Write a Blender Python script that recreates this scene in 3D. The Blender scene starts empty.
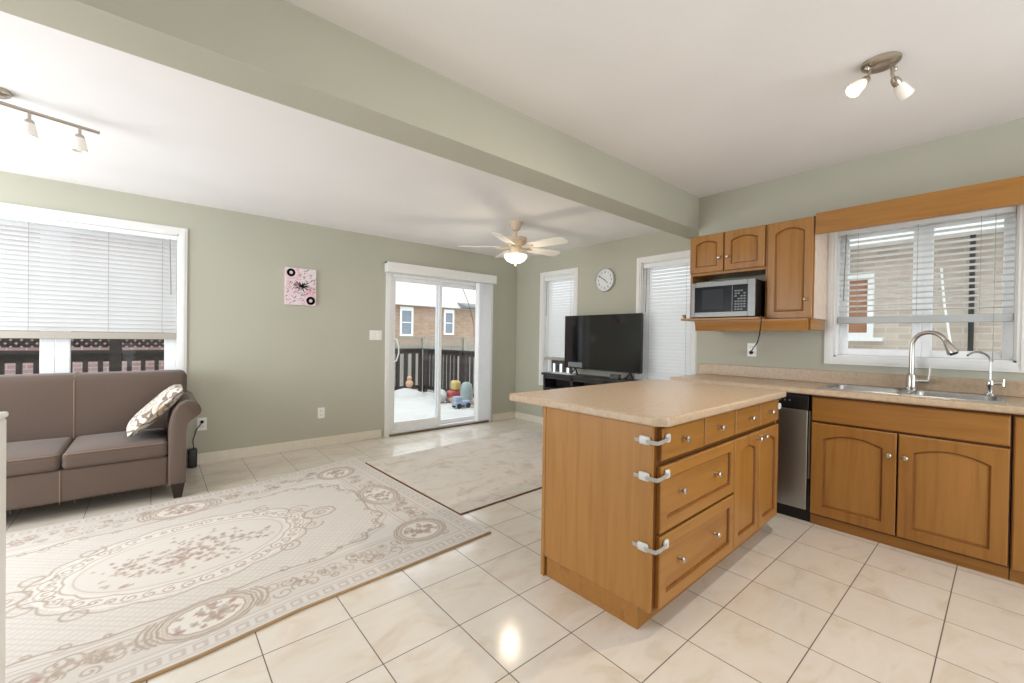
import bpy, bmesh, math, random
import numpy as np
from mathutils import Vector, Matrix
random.seed(7); np.random.seed(7)
S = bpy.context.scene
COL = S.collection
PI = math.pi

# ------------------------------------------------------------------ camera
EYE = Vector((0, 0, 1.23))
YAW, PITCH, ROLL, FPX = math.radians(49.66856), math.radians(0.47635), math.radians(-0.82857), 420.983
_f = Vector((math.cos(YAW)*math.cos(PITCH), math.sin(YAW)*math.cos(PITCH), -math.sin(PITCH)))
_r = Vector((math.sin(YAW), -math.cos(YAW), 0)); _d = _f.cross(_r)
_c, _s = math.cos(ROLL), math.sin(ROLL)
_r2 = _c*_r + _s*_d; _d2 = -_s*_r + _c*_d
cam = bpy.data.cameras.new('camera'); cam.sensor_width = 36; cam.lens = FPX/1024*36
cam.clip_start = 0.02; cam.clip_end = 200
camo = bpy.data.objects.new('camera', cam); COL.objects.link(camo)
M = Matrix.Identity(4)
for i in range(3):
    M[i][0] = _r2[i]; M[i][1] = -_d2[i]; M[i][2] = -_f[i]; M[i][3] = EYE[i]
camo.matrix_world = M
S.camera = camo

# ------------------------------------------------------------------ world, light, exposure
S.view_settings.view_transform = 'Standard'; S.view_settings.look = 'None'
S.view_settings.gamma = 1; S.view_settings.use_curve_mapping = False
S.view_settings.exposure = 0.22
S.cycles.max_bounces = 10; S.cycles.diffuse_bounces = 6; S.cycles.glossy_bounces = 5
S.cycles.transparent_max_bounces = 24; S.cycles.transmission_bounces = 6
S.cycles.sample_clamp_indirect = 6; S.cycles.caustics_reflective = False; S.cycles.caustics_refractive = False
S.cycles.use_denoising = True
W = bpy.data.worlds.new('overcast_sky'); S.world = W; W.use_nodes = True
_n = W.node_tree.nodes['Background']; _n.inputs[0].default_value = (0.89, 0.95, 1.0, 1); _n.inputs[1].default_value = 2.4

def area(name, loc, rot, sx, sy, power, color=(1, 1, 1)):
    l = bpy.data.lights.new(name, 'AREA'); l.shape = 'RECTANGLE'; l.size = sx; l.size_y = sy
    l.energy = power; l.color = color
    o = bpy.data.objects.new(name, l); COL.objects.link(o); o.location = loc; o.rotation_euler = rot
    return o
def spot(name, loc, direction, power, color, angle=130):
    l = bpy.data.lights.new(name, 'SPOT'); l.energy = power; l.color = color; l.shadow_soft_size = 0.03
    l.spot_size = math.radians(angle); l.spot_blend = 0.7
    o = bpy.data.objects.new(name, l); COL.objects.link(o); o.location = loc
    o.rotation_euler = Vector(direction).to_track_quat('-Z', 'Y').to_euler()
    return o
def bulb(name, loc, power, color, r=0.03):
    l = bpy.data.lights.new(name, 'POINT'); l.energy = power; l.color = color; l.shadow_soft_size = r
    o = bpy.data.objects.new(name, l); COL.objects.link(o); o.location = loc
    return o
# added fill lights in made-up openings, behind the camera and at far left
area('added_fill_rear', (2.0, -2.5, 1.45), (math.radians(122), 0, 0), 2.8, 1.9, 43, (0.93, 0.965, 1))
area('added_fill_side', (-2.5, 3.45, 1.35), (math.radians(97), 0, math.radians(-90)), 2.3, 1.7, 88, (0.92, 0.96, 1))

# ------------------------------------------------------------------ helpers
def lin(c):
    return tuple(((x/255)/12.92 if x/255 <= 0.04045 else ((x/255+0.055)/1.055)**2.4) for x in c[:3])
class MB:
    def __init__(self): self.v = []; self.f = []
    def add(self, vs, fs):
        k = len(self.v); self.v += [tuple(p) for p in vs]; self.f += [tuple(i+k for i in f) for f in fs]; return self
    def box(self, x0, x1, y0, y1, z0, z1):
        x0, x1 = sorted((x0, x1)); y0, y1 = sorted((y0, y1)); z0, z1 = sorted((z0, z1))
        return self.add([(x0,y0,z0),(x1,y0,z0),(x1,y1,z0),(x0,y1,z0),(x0,y0,z1),(x1,y0,z1),(x1,y1,z1),(x0,y1,z1)],
                        [(0,3,2,1),(4,5,6,7),(0,1,5,4),(1,2,6,5),(2,3,7,6),(3,0,4,7)])
    def loft(self, loops, cap0=True, cap1=True, closed=True):
        n = len(loops[0]); vs = [p for L in loops for p in L]; fs = []
        for i in range(len(loops)-1):
            for j in range(n if closed else n-1):
                a, b = i*n+j, i*n+(j+1) % n
                fs.append((a, b, b+n, a+n))
        if cap0: fs.append(tuple(range(n-1, -1, -1)))
        if cap1: fs.append(tuple(range((len(loops)-1)*n, len(loops)*n)))
        return self.add(vs, fs)
    def prism(self, pts, mp, w0, w1):
        return self.loft([[mp(p[0], p[1], w0) for p in pts], [mp(p[0], p[1], w1) for p in pts]])
    def tube(self, path, r, n=10):
        P = [Vector(p) for p in path]; rs = r if isinstance(r, (list, tuple)) else [r]*len(P)
        loops = []; ref = None
        for i, p in enumerate(P):
            t = (P[min(i+1, len(P)-1)] - P[max(i-1, 0)]).normalized()
            if ref is None:
                ref = Vector((0, 0, 1)) if abs(t.z) < 0.9 else Vector((1, 0, 0))
            a = (ref - t*ref.dot(t)).normalized(); b = t.cross(a); ref = a
            loops.append([p + rs[i]*(math.cos(2*PI*k/n)*a + math.sin(2*PI*k/n)*b) for k in range(n)])
        return self.loft(loops)
    def lathe(self, prof, c, n=24, axis=(0, 0, 1)):
        ax = Vector(axis).normalized(); ref = Vector((1, 0, 0)) if abs(ax.x) < 0.9 else Vector((0, 1, 0))
        a = (ref - ax*ref.dot(ax)).normalized(); b = ax.cross(a); c = Vector(c)
        return self.loft([[c + ax*z + max(r, 1e-4)*(math.cos(2*PI*k/n)*a + math.sin(2*PI*k/n)*b) for k in range(n)] for r, z in prof])
    def ring(self, prof, c, n, axis):
        k = len(self.f); self.lathe(prof+[prof[0]], c, n, axis); self.f = [f for f in self.f if len(f) == 4]; return self
    def ball(self, c, r, n=16, sq=(1, 1, 1)):
        c = Vector(c); m = n//2
        return self.loft([[c + Vector((sq[0]*r*math.sin(PI*i/m)*math.cos(2*PI*k/n), sq[1]*r*math.sin(PI*i/m)*math.sin(2*PI*k/n), -sq[2]*r*math.cos(PI*i/m))) if 0 < i < m
                 else c + Vector((1e-4*math.cos(2*PI*k/n), 1e-4*math.sin(2*PI*k/n), sq[2]*(-r if i == 0 else r))) for k in range(n)] for i in range(m+1)])
    def rbox(self, x0, x1, y0, y1, z0, z1, r, crown=0.0, seg=3, mid=6):
        h = Vector(((x1-x0)/2, (y1-y0)/2, (z1-z0)/2)); c = Vector(((x0+x1)/2, (y0+y1)/2, (z0+z1)/2))
        def par(hh):
            rr = min(r, hh*0.999)
            L = [-hh + rr*i/seg for i in range(seg+1)]
            L += [-(hh-rr) + 2*(hh-rr)*i/mid for i in range(1, mid)]
            L += [hh-rr + rr*i/seg for i in range(seg+1)]
            return L
        ps = [par(h[i]) for i in range(3)]
        def fix(p):
            q = [0, 0, 0]; d = [0, 0, 0]
            for i in range(3):
                rr = min(r, h[i]*0.999); q[i] = max(-(h[i]-rr), min(h[i]-rr, p[i])); d[i] = p[i]-q[i]
            dv = Vector(d)
            if dv.length > 1e-9: dv = dv.normalized()*r
            o = Vector(q) + Vector([dv[i]*min(r, h[i]*0.999)/r for i in range(3)])
            if crown:
                k = max(0, 1-(p[0]/h[0])**2)*max(0, 1-(p[1]/h[1])**2)
                o.z += crown*k*(o.z/h.z if o.z > 0 else 0)
            return o + c
        for ax in range(3):
            u, v = [(1, 2), (2, 0), (0, 1)][ax]
            for sgn in (-1, 1):
                vs = []; fs = []; nu, nv = len(ps[u]), len(ps[v])
                for a in ps[u]:
                    for b in ps[v]:
                        p = [0, 0, 0]; p[ax] = sgn*h[ax]; p[u] = a; p[v] = b; vs.append(fix(p))
                for i in range(nu-1):
                    for j in range(nv-1):
                        q = (i*nv+j, (i+1)*nv+j, (i+1)*nv+j+1, i*nv+j+1)
                        fs.append(q if sgn > 0 else q[::-1])
                self.add(vs, fs)
        return self
    def bounds(self):
        a = np.array(self.v); return a.min(0), a.max(0)
ORG = {}
def obj(name, mb, mat, parent=None, bevel=0.0, seg=2, ang=35, label=None, origin=None, weld=False):
    if parent is not None: o0 = ORG[parent.name]
    elif origin is not None: o0 = Vector(origin)
    else:
        a, b = mb.bounds(); o0 = Vector(((a[0]+b[0])/2, (a[1]+b[1])/2, a[2]))
    me = bpy.data.meshes.new(name)
    me.from_pydata([(p[0]-o0.x, p[1]-o0.y, p[2]-o0.z) for p in mb.v], [], mb.f)
    bm = bmesh.new(); bm.from_mesh(me)
    if weld: bmesh.ops.remove_doubles(bm, verts=bm.verts, dist=1e-5)
    bmesh.ops.recalc_face_normals(bm, faces=bm.faces); bm.to_mesh(me); bm.free()
    me.update()
    me.polygons.foreach_set('use_smooth', [True]*len(me.polygons))
    me.set_sharp_from_angle(angle=math.radians(ang))
    me.materials.append(mat)
    o = bpy.data.objects.new(name, me); COL.objects.link(o); ORG[o.name] = o0
    if parent is not None: o.parent = parent
    else: o.location = o0
    if bevel:
        m = o.modifiers.new('bevel', 'BEVEL'); m.width = bevel; m.segments = seg; m.limit_method = 'ANGLE'; m.angle_limit = math.radians(40)
    if label: o['label'] = label
    return o
def tag(o, label, cat, group=None, kind=None):
    o['label'] = label; o['category'] = cat
    if group: o['group'] = group
    if kind: o['kind'] = kind
    return o
def thing(name, label, cat, loc, group=None):
    o = bpy.data.objects.new(name, None); o.empty_display_size = 0.1; COL.objects.link(o); o.location = loc
    ORG[o.name] = Vector(loc)
    return tag(o, label, cat, group)
def struct(name, mb, mat, parent=None, bevel=0.0, origin=None):
    o = obj(name, mb, mat, parent, bevel, origin=origin)
    if parent is None: o['kind'] = 'structure'
    return o
def sroot(name, loc):
    o = bpy.data.objects.new(name, None); COL.objects.link(o); o.location = loc; ORG[o.name] = Vector(loc); o['kind'] = 'structure'
    return o
def dup(root, loc, label, group=None):
    r = root.copy(); COL.objects.link(r); r.location = loc; ORG[r.name] = Vector(loc); r['label'] = label
    if group: r['group'] = group
    for ch in root.children:
        c = ch.copy(); COL.objects.link(c); c.parent = r
        for g in ch.children:
            d = g.copy(); COL.objects.link(d); d.parent = c
    return r

# ------------------------------------------------------------------ materials
class NB:
    def __init__(self, name):
        self.m = bpy.data.materials.new(name); self.m.use_nodes = True
        self.t = self.m.node_tree; self.N = self.t.nodes; self.b = self.N['Principled BSDF']; self.out = self.N['Material Output']
        self.tc = self.N.new('ShaderNodeTexCoord')
    def L(self, a, b): self.t.links.new(a, b)
    def put(self, sock, v):
        if isinstance(v, (int, float)): sock.default_value = v
        elif isinstance(v, tuple): sock.default_value = v if len(v) == len(sock.default_value) else (*v, 1)
        else: self.L(v, sock)
    def math(self, op, a, b=0.0, c=None):
        n = self.N.new('ShaderNodeMath'); n.operation = op; self.put(n.inputs[0], a); self.put(n.inputs[1], b)
        if c is not None: self.put(n.inputs[2], c)
        return n.outputs[0]
    def mapping(self, src, scale=(1, 1, 1), loc=(0, 0, 0), rot=(0, 0, 0)):
        n = self.N.new('ShaderNodeMapping'); self.L(src, n.inputs[0]); n.inputs['Scale'].default_value = scale
        n.inputs['Location'].default_value = loc; n.inputs['Rotation'].default_value = rot; return n.outputs[0]
    def noise(self, vec, scale, detail=4, rough=0.5, dist=0.0):
        n = self.N.new('ShaderNodeTexNoise'); self.L(vec, n.inputs['Vector']); n.inputs['Scale'].default_value = scale
        n.inputs['Detail'].default_value = detail; n.inputs['Roughness'].default_value = rough; n.inputs['Distortion'].default_value = dist
        return n.outputs['Fac']
    def ramp(self, fac, stops):
        n = self.N.new('ShaderNodeValToRGB'); self.L(fac, n.inputs[0]); e = n.color_ramp.elements
        while len(e) < len(stops): e.new(0.5)
        for k, (p, c) in enumerate(stops): e[k].position = p; e[k].color = (*c, 1) if isinstance(c, tuple) else (c, c, c, 1)
        return n.outputs[0]
    def mix(self, fac, a, b, blend='MIX'):
        n = self.N.new('ShaderNodeMix'); n.data_type = 'RGBA'; n.blend_type = blend
        self.put(n.inputs['Factor'], fac); self.put(n.inputs['A'], a); self.put(n.inputs['B'], b); return n.outputs['Result']
    def sep(self, v):
        n = self.N.new('ShaderNodeSeparateXYZ'); self.L(v, n.inputs[0]); return n.outputs
    def comb(self, x, y, z):
        n = self.N.new('ShaderNodeCombineXYZ'); [self.put(n.inputs[i], q) for i, q in enumerate((x, y, z))]; return n.outputs[0]
    def pos(self):
        n = self.N.new('ShaderNodeNewGeometry'); return n.outputs['Position']
    def bump(self, h, strength, dist=0.002):
        n = self.N.new('ShaderNodeBump'); n.inputs['Strength'].default_value = strength; n.inputs['Distance'].default_value = dist
        self.L(h, n.inputs['Height']); self.L(n.outputs[0], self.b.inputs['Normal'])
    def set(self, col=None, rough=0.5, metal=0.0, spec=None, **k):
        if col is not None: self.put(self.b.inputs['Base Color'], col)
        self.put(self.b.inputs['Roughness'], rough); self.b.inputs['Metallic'].default_value = metal
        if spec is not None: self.b.inputs['Specular IOR Level'].default_value = spec
        for q, v in k.items(): self.put(self.b.inputs[q], v)
        return self.m
def plain(name, c, rough=0.5, metal=0.0, spec=None, var=0.06, scale=18, bump=0.0):
    n = NB(name); col = lin(c)
    f = n.noise(n.tc.outputs['Object'], scale, 3)
    cc = n.ramp(f, [(0.3, tuple(x*(1-var) for x in col)), (0.7, tuple(min(1, x*(1+var)) for x in col))])
    if bump: n.bump(f, bump, 0.001)
    return n.set(cc, rough, metal, spec)
def wood(name, axis, base=(160, 111, 52), dark=(140, 90, 37), rough=0.36):
    n = NB(name); sc = [26, 26, 26]; sc[axis] = 1.6
    v = n.mapping(n.pos(), tuple(sc))
    f = n.noise(v, 1.0, 5, 0.6, 0.4); g = n.noise(n.mapping(n.pos(), (2.2, 2.2, 2.2)), 1.0, 2)
    c = n.ramp(f, [(0.25, lin(dark)), (0.5, lin(base)), (0.8, lin(tuple(min(255, x*1.06) for x in base)))])
    c = n.mix(n.math('MULTIPLY', g, 0.35), c, lin(tuple(x*0.9 for x in base)))
    return n.set(c, rough, spec=0.4)
def paint(name, c, rough=0.75, tex=0.12, scale=160):
    n = NB(name); f = n.noise(n.pos(), scale, 2); g = n.noise(n.pos(), 1.3, 2)
    col = lin(c); cc = n.ramp(g, [(0.3, tuple(x*0.97 for x in col)), (0.7, tuple(min(1, x*1.02) for x in col))])
    n.bump(f, tex, 0.001); return n.set(cc, rough, spec=0.3)
def brick(name, axis, c1, c2, mortar, sx=0.215, sz=0.075):
    n = NB(name); p = n.sep(n.pos()); v = n.comb(p[axis], p[2], 0.0)
    b = n.N.new('ShaderNodeTexBrick'); n.L(v, b.inputs['Vector']); b.inputs['Scale'].default_value = 1
    b.inputs['Brick Width'].default_value = sx; b.inputs['Row Height'].default_value = sz; b.inputs['Mortar Size'].default_value = 0.007
    b.inputs['Color1'].default_value = (*lin(c1), 1); b.inputs['Color2'].default_value = (*lin(c2), 1); b.inputs['Mortar'].default_value = (*lin(mortar), 1)
    f = n.noise(n.pos(), 9, 4); c = n.mix(n.math('MULTIPLY', f, 0.35), b.outputs['Color'], lin(tuple(x*0.75 for x in c1)))
    return n.set(c, 0.9, spec=0.1)
def glass(name):
    n = NB(name); n.N.remove(n.b)
    tr = n.N.new('ShaderNodeBsdfTransparent'); gl = n.N.new('ShaderNodeBsdfGlossy'); gl.inputs['Roughness'].default_value = 0.02
    lw = n.N.new('ShaderNodeLayerWeight'); lw.inputs[0].default_value = 0.5
    fr = n.math('MULTIPLY_ADD', n.math('POWER', lw.outputs['Facing'], 5), 0.8, 0.035)
    mx = n.N.new('ShaderNodeMixShader'); n.L(fr, mx.inputs[0]); n.L(tr.outputs[0], mx.inputs[1]); n.L(gl.outputs[0], mx.inputs[2])
    tr.inputs[0].default_value = (0.97, 0.98, 0.98, 1); n.L(mx.outputs[0], n.out.inputs[0]); return n.m
def slatmat(name, c, trans):
    n = NB(name); n.set(lin(c), 0.45, spec=0.3)
    t = n.N.new('ShaderNodeBsdfTranslucent'); t.inputs[0].default_value = (*lin(c), 1)
    mx = n.N.new('ShaderNodeMixShader'); mx.inputs[0].default_value = trans
    f = n.noise(n.pos(), 6, 2); n.put(n.b.inputs['Base Color'], n.ramp(f, [(0.3, tuple(x*0.96 for x in lin(c))), (0.7, lin(c))]))
    n.L(n.b.outputs[0], mx.inputs[1]); n.L(t.outputs[0], mx.inputs[2]); n.L(mx.outputs[0], n.out.inputs[0]); return n.m
def emit(name, c, strength, col=(0.9, 0.88, 0.82)):
    n = NB(name); f = n.noise(n.tc.outputs['Object'], 8, 2)
    n.set(n.ramp(f, [(0.3, tuple(x*0.97 for x in col)), (0.7, col)]), 0.4)
    n.b.inputs['Emission Color'].default_value = (*c, 1); n.b.inputs['Emission Strength'].default_value = strength; return n.m

def floor_mat():
    n = NB('cream_ceramic_tile'); p = n.sep(n.pos())
    PX, PY, X0, Y0 = 0.3375, 0.3335, 1.336, 1.497
    a = n.math('DIVIDE', n.math('SUBTRACT', p[0], X0), PX); b = n.math('DIVIDE', n.math('SUBTRACT', p[1], Y0), PY)
    fa = n.math('SUBTRACT', n.math('FRACT', n.math('ADD', a, 0.5)), 0.5); fb = n.math('SUBTRACT', n.math('FRACT', n.math('ADD', b, 0.5)), 0.5)
    d = n.math('MINIMUM', n.math('ABSOLUTE', fa), n.math('ABSOLUTE', fb))
    g = n.ramp(d, [(0.0045, 1.0), (0.0075, 0.0)])
    cell = n.comb(n.math('FLOOR', a), n.math('FLOOR', b), 0.0)
    wn = n.N.new('ShaderNodeTexWhiteNoise'); n.L(cell, wn.inputs[0])
    off = n.N.new('ShaderNodeVectorMath'); off.operation = 'MULTIPLY_ADD'; n.L(wn.outputs['Color'], off.inputs[0])
    off.inputs[1].default_value = (7, 7, 7); n.L(n.pos(), off.inputs[2])
    f = n.noise(n.mapping(off.outputs[0], (4.0, 8, 4), rot=(0, 0, 0.6)), 1.0, 5, 0.55, 0.8)
    c = n.ramp(f, [(0.28, lin((211, 198, 181))), (0.45, lin((221, 212, 199))), (0.62, lin((224, 217, 207))), (0.8, lin((215, 205, 191)))])
    c = n.mix(n.math('MULTIPLY', wn.outputs['Value'], 0.16), c, lin((204, 192, 176)))
    c = n.mix(g, c, lin((84, 70, 58)))
    n.set(c, n.math('ADD', n.math('MULTIPLY', g, 0.6), 0.13), spec=0.8)
    h = n.math('SUBTRACT', n.math('MULTIPLY', n.noise(n.pos(), 14, 2), 0.25), g)
    n.bump(h, 0.22, 0.0015); return n.m

m_wall = paint('sage_wall_paint', (183, 182, 167)); m_ceil = paint('ceiling_stipple', (238, 236, 236), 0.9, 0.5, 120)
m_white = plain('white_trim_paint', (232, 232, 230), 0.4, var=0.02)
m_vinyl = plain('white_vinyl', (238, 240, 242), 0.35, var=0.02)
m_base = plain('cream_baseboard', (226, 220, 206), 0.45, var=0.03)
m_floor = floor_mat()
m_wv = wood('maple_vertical', 2); m_wx = wood('maple_along_x', 0); m_wy = wood('maple_along_y', 1)
m_panel = wood('maple_veneer', 2, (166, 117, 58), (148, 98, 42), 0.42)
m_dark = plain('black_plastic', (16, 16, 18), 0.35, var=0.1); m_rubber = plain('black_rubber', (22, 22, 22), 0.6)
m_gap = plain('cabinet_interior', (60, 38, 18), 0.7)
m_nickel = plain('brushed_nickel', (200, 196, 190), 0.28, 1.0, var=0.03)
m_chrome = plain('chrome', (220, 222, 225), 0.12, 1.0, var=0.02)
m_steel_light = plain('brushed_stainless', (168, 168, 166), 0.34, 1.0, var=0.03); m_steel = plain('stainless_steel', (116, 116, 114), 0.42, 1.0, var=0.03)
m_glass = glass('window_glass')
m_slat = slatmat('white_blind_slat', (244, 244, 244), 0.66); m_slatk = slatmat('pale_blind_slat', (236, 236, 234), 0.12)
m_railw = plain('blind_rail', (172, 167, 156), 0.5, var=0.03); m_railk = plain('grey_blind_rail', (186, 190, 190), 0.5, var=0.03)
m_cord = plain('blind_cord', (150, 146, 138), 0.8)
m_deckwood = plain('dark_stained_wood', (52, 44, 42), 0.7, var=0.25, scale=30)
m_snow = plain('pale_snowy_deck', (192, 190, 185), 0.8, var=0.05, scale=3)
m_plate = plain('white_plastic', (236, 236, 232), 0.35, var=0.02)
def counter_mat():
    n = NB('laminate_beige_stone'); f = n.noise(n.pos(), 38, 6, 0.7); g = n.noise(n.pos(), 150, 3, 0.6)
    c = n.ramp(f, [(0.3, lin((174, 150, 124))), (0.5, lin((189, 166, 140))), (0.7, lin((198, 177, 152)))])
    c = n.mix(n.math('MULTIPLY', n.ramp(g, [(0.55, 0.0), (0.7, 1.0)]), 0.25), c, lin((156, 132, 110)))
    return n.set(c, 0.34, spec=0.45)
m_counter = counter_mat()
def fabric(name, c, c2, scale=420):
    n = NB(name); f = n.noise(n.tc.outputs['Object'], scale, 2); g = n.noise(n.tc.outputs['Object'], 5, 3)
    cc = n.mix(f, lin(c), lin(c2)); cc = n.mix(n.math('MULTIPLY', g, 0.25), cc, tuple(x*0.8 for x in lin(c)))
    n.bump(f, 0.35, 0.001); n.set(cc, 0.85, spec=0.2); n.b.inputs['Sheen Weight'].default_value = 0.15; return n.m
m_sofa = fabric('brown_taupe_fabric', (93, 78, 70), (108, 93, 84)); m_welt = plain('tan_piping', (128, 106, 92), 0.8)
m_legdark = plain('espresso_wood', (38, 26, 22), 0.4)

# ------------------------------------------------------------------ room shell
YA, XB, XK = 4.91, 4.25, 3.97           # far wall, television wall, sink wall
ZK, ZL, ZB = 2.597, 2.428, 2.283        # kitchen ceiling, living ceiling, underside of beam
YJ, YB2 = 1.935, 2.165                  # beam faces
XL, YR, T = -2.6, -2.6, 0.15
def holed(mb, axis, c0, c1, a0, a1, z0, z1, holes):
    """solid wall slab across [a0,a1]x[z0,z1] with rectangular holes (h0,h1,hz0,hz1)"""
    def bx(p, q, r, s):
        if q-p > 1e-4 and s-r > 1e-4:
            mb.box(c0, c1, p, q, r, s) if axis == 0 else mb.box(p, q, c0, c1, r, s)
    cur = a0
    for h in sorted(holes):
        bx(cur, h[0], z0, z1); bx(h[0], h[1], z0, h[2]); bx(h[0], h[1], h[3], z1); cur = h[1]
    bx(cur, a1, z0, z1); return mb
W1 = (-1.95, 0.165, 0.62, 2.13); D1 = (2.20, 3.72, 0.0, 2.0)
W2 = (3.735, 4.32, 0.62, 2.11); W3 = (2.115, 2.725, 0.62, 2.11); W4 = (-0.035, 0.862, 1.125, 2.09)
struct('floor', MB().box(XL, XB+0.02, YR, YA+0.02, -0.1, 0), m_floor)
struct('wall_far', holed(MB(), 1, YA, YA+T, XL-T, XB+T, -0.1, ZL+0.1, [W1, D1]), m_wall)
struct('wall_television', holed(MB(), 0, XB, XB+T, YJ-0.15, YA, -0.1, ZL+0.1, [W3, W2]), m_wall)
struct('wall_sink', holed(MB(), 0, XK, XK+T, YR, YJ-0.15, -0.1, ZK+0.1, [W4]).box(XK, XB, YJ-0.15, YJ, -0.1, ZK+0.1), m_wall)
struct('wall_left', holed(MB(), 0, XL-T, XL, YR, YA, -0.1, ZK+0.1, [(2.3, 4.6, 0.5, 2.2)]), m_wall)  # unseen opening added to hold the side fill light
struct('wall_rear', holed(MB(), 1, YR-T, YR, XL-T, XK+T, -0.1, ZK+0.1, [(0.6, 3.4, 0.5, 2.4)]), m_wall)  # hole made up for the rear fill light, out of view
struct('ceiling', MB().box(XL, XK, YR, YJ, ZK, ZK+0.1), m_ceil).name = 'ceiling_kitchen'
struct('ceiling_living', MB().box(XL, XB, YB2-0.02, YA, ZL, ZL+0.1), m_ceil)
struct('ceiling_beam', MB().box(XL, XB, YJ, YB2, ZB, ZK+0.05), m_wall)
bb = MB().box(XL, 2.10, YA-0.014, YA, 0, 0.085).box(3.80, XB, YA-0.014, YA, 0, 0.085)
bb.box(XL, 2.10, YA-0.009, YA, 0.085, 0.1).box(3.80, XB, YA-0.009, YA, 0.085, 0.1)
struct('baseboard_far', bb, m_base, bevel=0.003)
struct('baseboard_television', MB().box(XB-0.014, XB, YJ, YA-0.015, 0, 0.085).box(XB-0.009, XB, YJ, YA-0.015, 0.085, 0.1), m_base, bevel=0.003)

def casing(mp, a0, a1, z0, z1, w, sill=True):
    """picture-frame casing around an opening, mp(u,v,out)"""
    mb = MB()
    for (u0, u1, v0, v1) in ((a0-w, a0, z0-w, z1+w), (a1, a1+w, z0-w, z1+w), (a0, a1, z1, z1+w), (a0, a1, z0-w, z0)):
        for d, s in ((0.0, 0.014), (0.0, 0.020)):
            k = 0 if s < 0.016 else 0.018
            uu0, uu1, vv0, vv1 = u0+(k if u1-u0 < 0.2 else 0), u1-(k if u1-u0 < 0.2 else 0), v0+(k if v1-v0 < 0.2 else 0), v1-(k if v1-v0 < 0.2 else 0)
            if s > 0.016 and u1-u0 < 0.2: vv0 += k; vv1 -= k
            mb.loft([[mp(uu0, vv0, 0), mp(uu1, vv0, 0), mp(uu1, vv1, 0), mp(uu0, vv1, 0)], [mp(uu0, vv0, s), mp(uu1, vv0, s), mp(uu1, vv1, s), mp(uu0, vv1, s)]])
    return mb
def boxm(mb, mp, u0, u1, v0, v1, w0, w1):
    mb.loft([[mp(u0, v0, w0), mp(u1, v0, w0), mp(u1, v1, w0), mp(u0, v1, w0)], [mp(u0, v0, w1), mp(u1, v0, w1), mp(u1, v1, w1), mp(u0, v1, w1)]]); return mb
mpA = lambda u, v, w: Vector((u, YA-w, v))           # far wall, w out into the room
mpB = lambda u, v, w: Vector((XB-w, u, v))
mpK = lambda u, v, w: Vector((XK-w, u, v))
def window(name, mp, o, cw, mullions, sw=0.055, jamb=True, depth=0.10):
    a0, a1, z0, z1 = o; c = mp((a0+a1)/2, z0-cw, 0); r = sroot(name, c)
    obj('window_frame', casing(mp, a0, a1, z0, z1, cw), m_white, r)
    j = MB(); t = 0.012
    for q in ((a0, a0+t, z0, z1), (a1-t, a1, z0, z1), (a0, a1, z1-t, z1), (a0, a1, z0, z0+t)): boxm(j, mp, *q, -0.149, 0.0)
    obj('jamb', j, m_white, r)
    edges = [a0+t] + list(mullions) + [a1-t]
    for k in range(len(edges)-1):
        l = edges[k] if k == 0 else edges[k]+0.0; rr = edges[k+1]
        s = MB(); w0, w1 = -depth-0.03, -depth+0.012
        for q in ((l, l+sw, z0+t, z1-t), (rr-sw, rr, z0+t, z1-t), (l+sw, rr-sw, z1-t-sw, z1-t), (l+sw, rr-sw, z0+t, z0+t+sw)): boxm(s, mp, *q, w0, w1)
        so = obj('sash', s, m_vinyl, r, bevel=0.004)
        obj('pane', boxm(MB(), mp, l+sw, rr-sw, z0+t+sw, z1-t-sw, -depth-0.011, -depth-0.005), m_glass, so)
    return r
window('window_1', mpA, W1, 0.06, (-1.29, -0.615), 0.085)
window('window_2', mpB, W2, 0.062, (), 0.04)
window('window_3', mpB, W3, 0.062, (), 0.04)
w4 = window('window_4', mpK, W4, 0.058, (0.39,), 0.05)

# ------------------------------------------------------------------ blinds
def blind(label, mp, a0, a1, ztop, zbot, pitch, width, tilt, mat, railmat, out, group, head=0.045, rail=0.034, wand=True, cords=(), double=None, pull=None):
    c = mp((a0+a1)/2, zbot, -out); r = thing('window_blind', label, 'blind', c, group)
    h = MB(); boxm(h, mp, a0, a1, ztop-head, ztop, -out-0.028, -out+0.028); obj('headrail', h, m_vinyl, r, bevel=0.003)
    s = MB(); z = ztop-head-0.02; zs = []
    while z > zbot+rail+0.012: zs.append(z); z -= pitch
    ct, st = math.cos(tilt), math.sin(tilt)
    for z in zs:
        pr = []
        for k in range(7):
            q = (k/6-0.5)*width; cr = 0.0035*(1-(2*k/6-1)**2)
            pr.append((q*ct - cr*st, q*st + cr*ct))
        up = pr + [(p[0]+0.0008*st, p[1]-0.0016) for p in reversed(pr)]
        s.loft([[mp(a0+0.004, z+p[1], -out+p[0]) for p in up], [mp(a1-0.004, z+p[1], -out+p[0]) for p in up]])
    obj('slats', s, mat, r)
    b = MB(); boxm(b, mp, a0+0.002, a1-0.002, zbot, zbot+rail, -out-0.026, -out+0.026); obj('bottom_rail', b, railmat, r, bevel=0.004)
    for u in cords: obj('ladder_cord', MB().tube([mp(u, ztop-head, -out+width*0.5*ct+0.001), mp(u, zbot+0.03, -out+width*0.5*ct+0.001)], 0.0012, 5), m_cord, r)
    if wand:
        u = wand if not isinstance(wand, bool) else a1-0.05
        obj('tilt_wand', MB().tube([mp(u, ztop-head, -out+0.034), mp(u+0.01, ztop-head-0.5, -out+0.036)], 0.004, 8), m_cord, r)
    if pull:
        p = MB().tube([mp(pull[0], ztop-head, -out+0.034), mp(pull[0], pull[1], -out+0.036)], 0.0016, 6)
        p.lathe([(0.003, 0), (0.008, -0.012), (0.007, -0.035), (0.002, -0.038)], mp(pull[0], pull[1], -out+0.036), 10); obj('pull_cord', p, m_cord, r)
    return r
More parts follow.
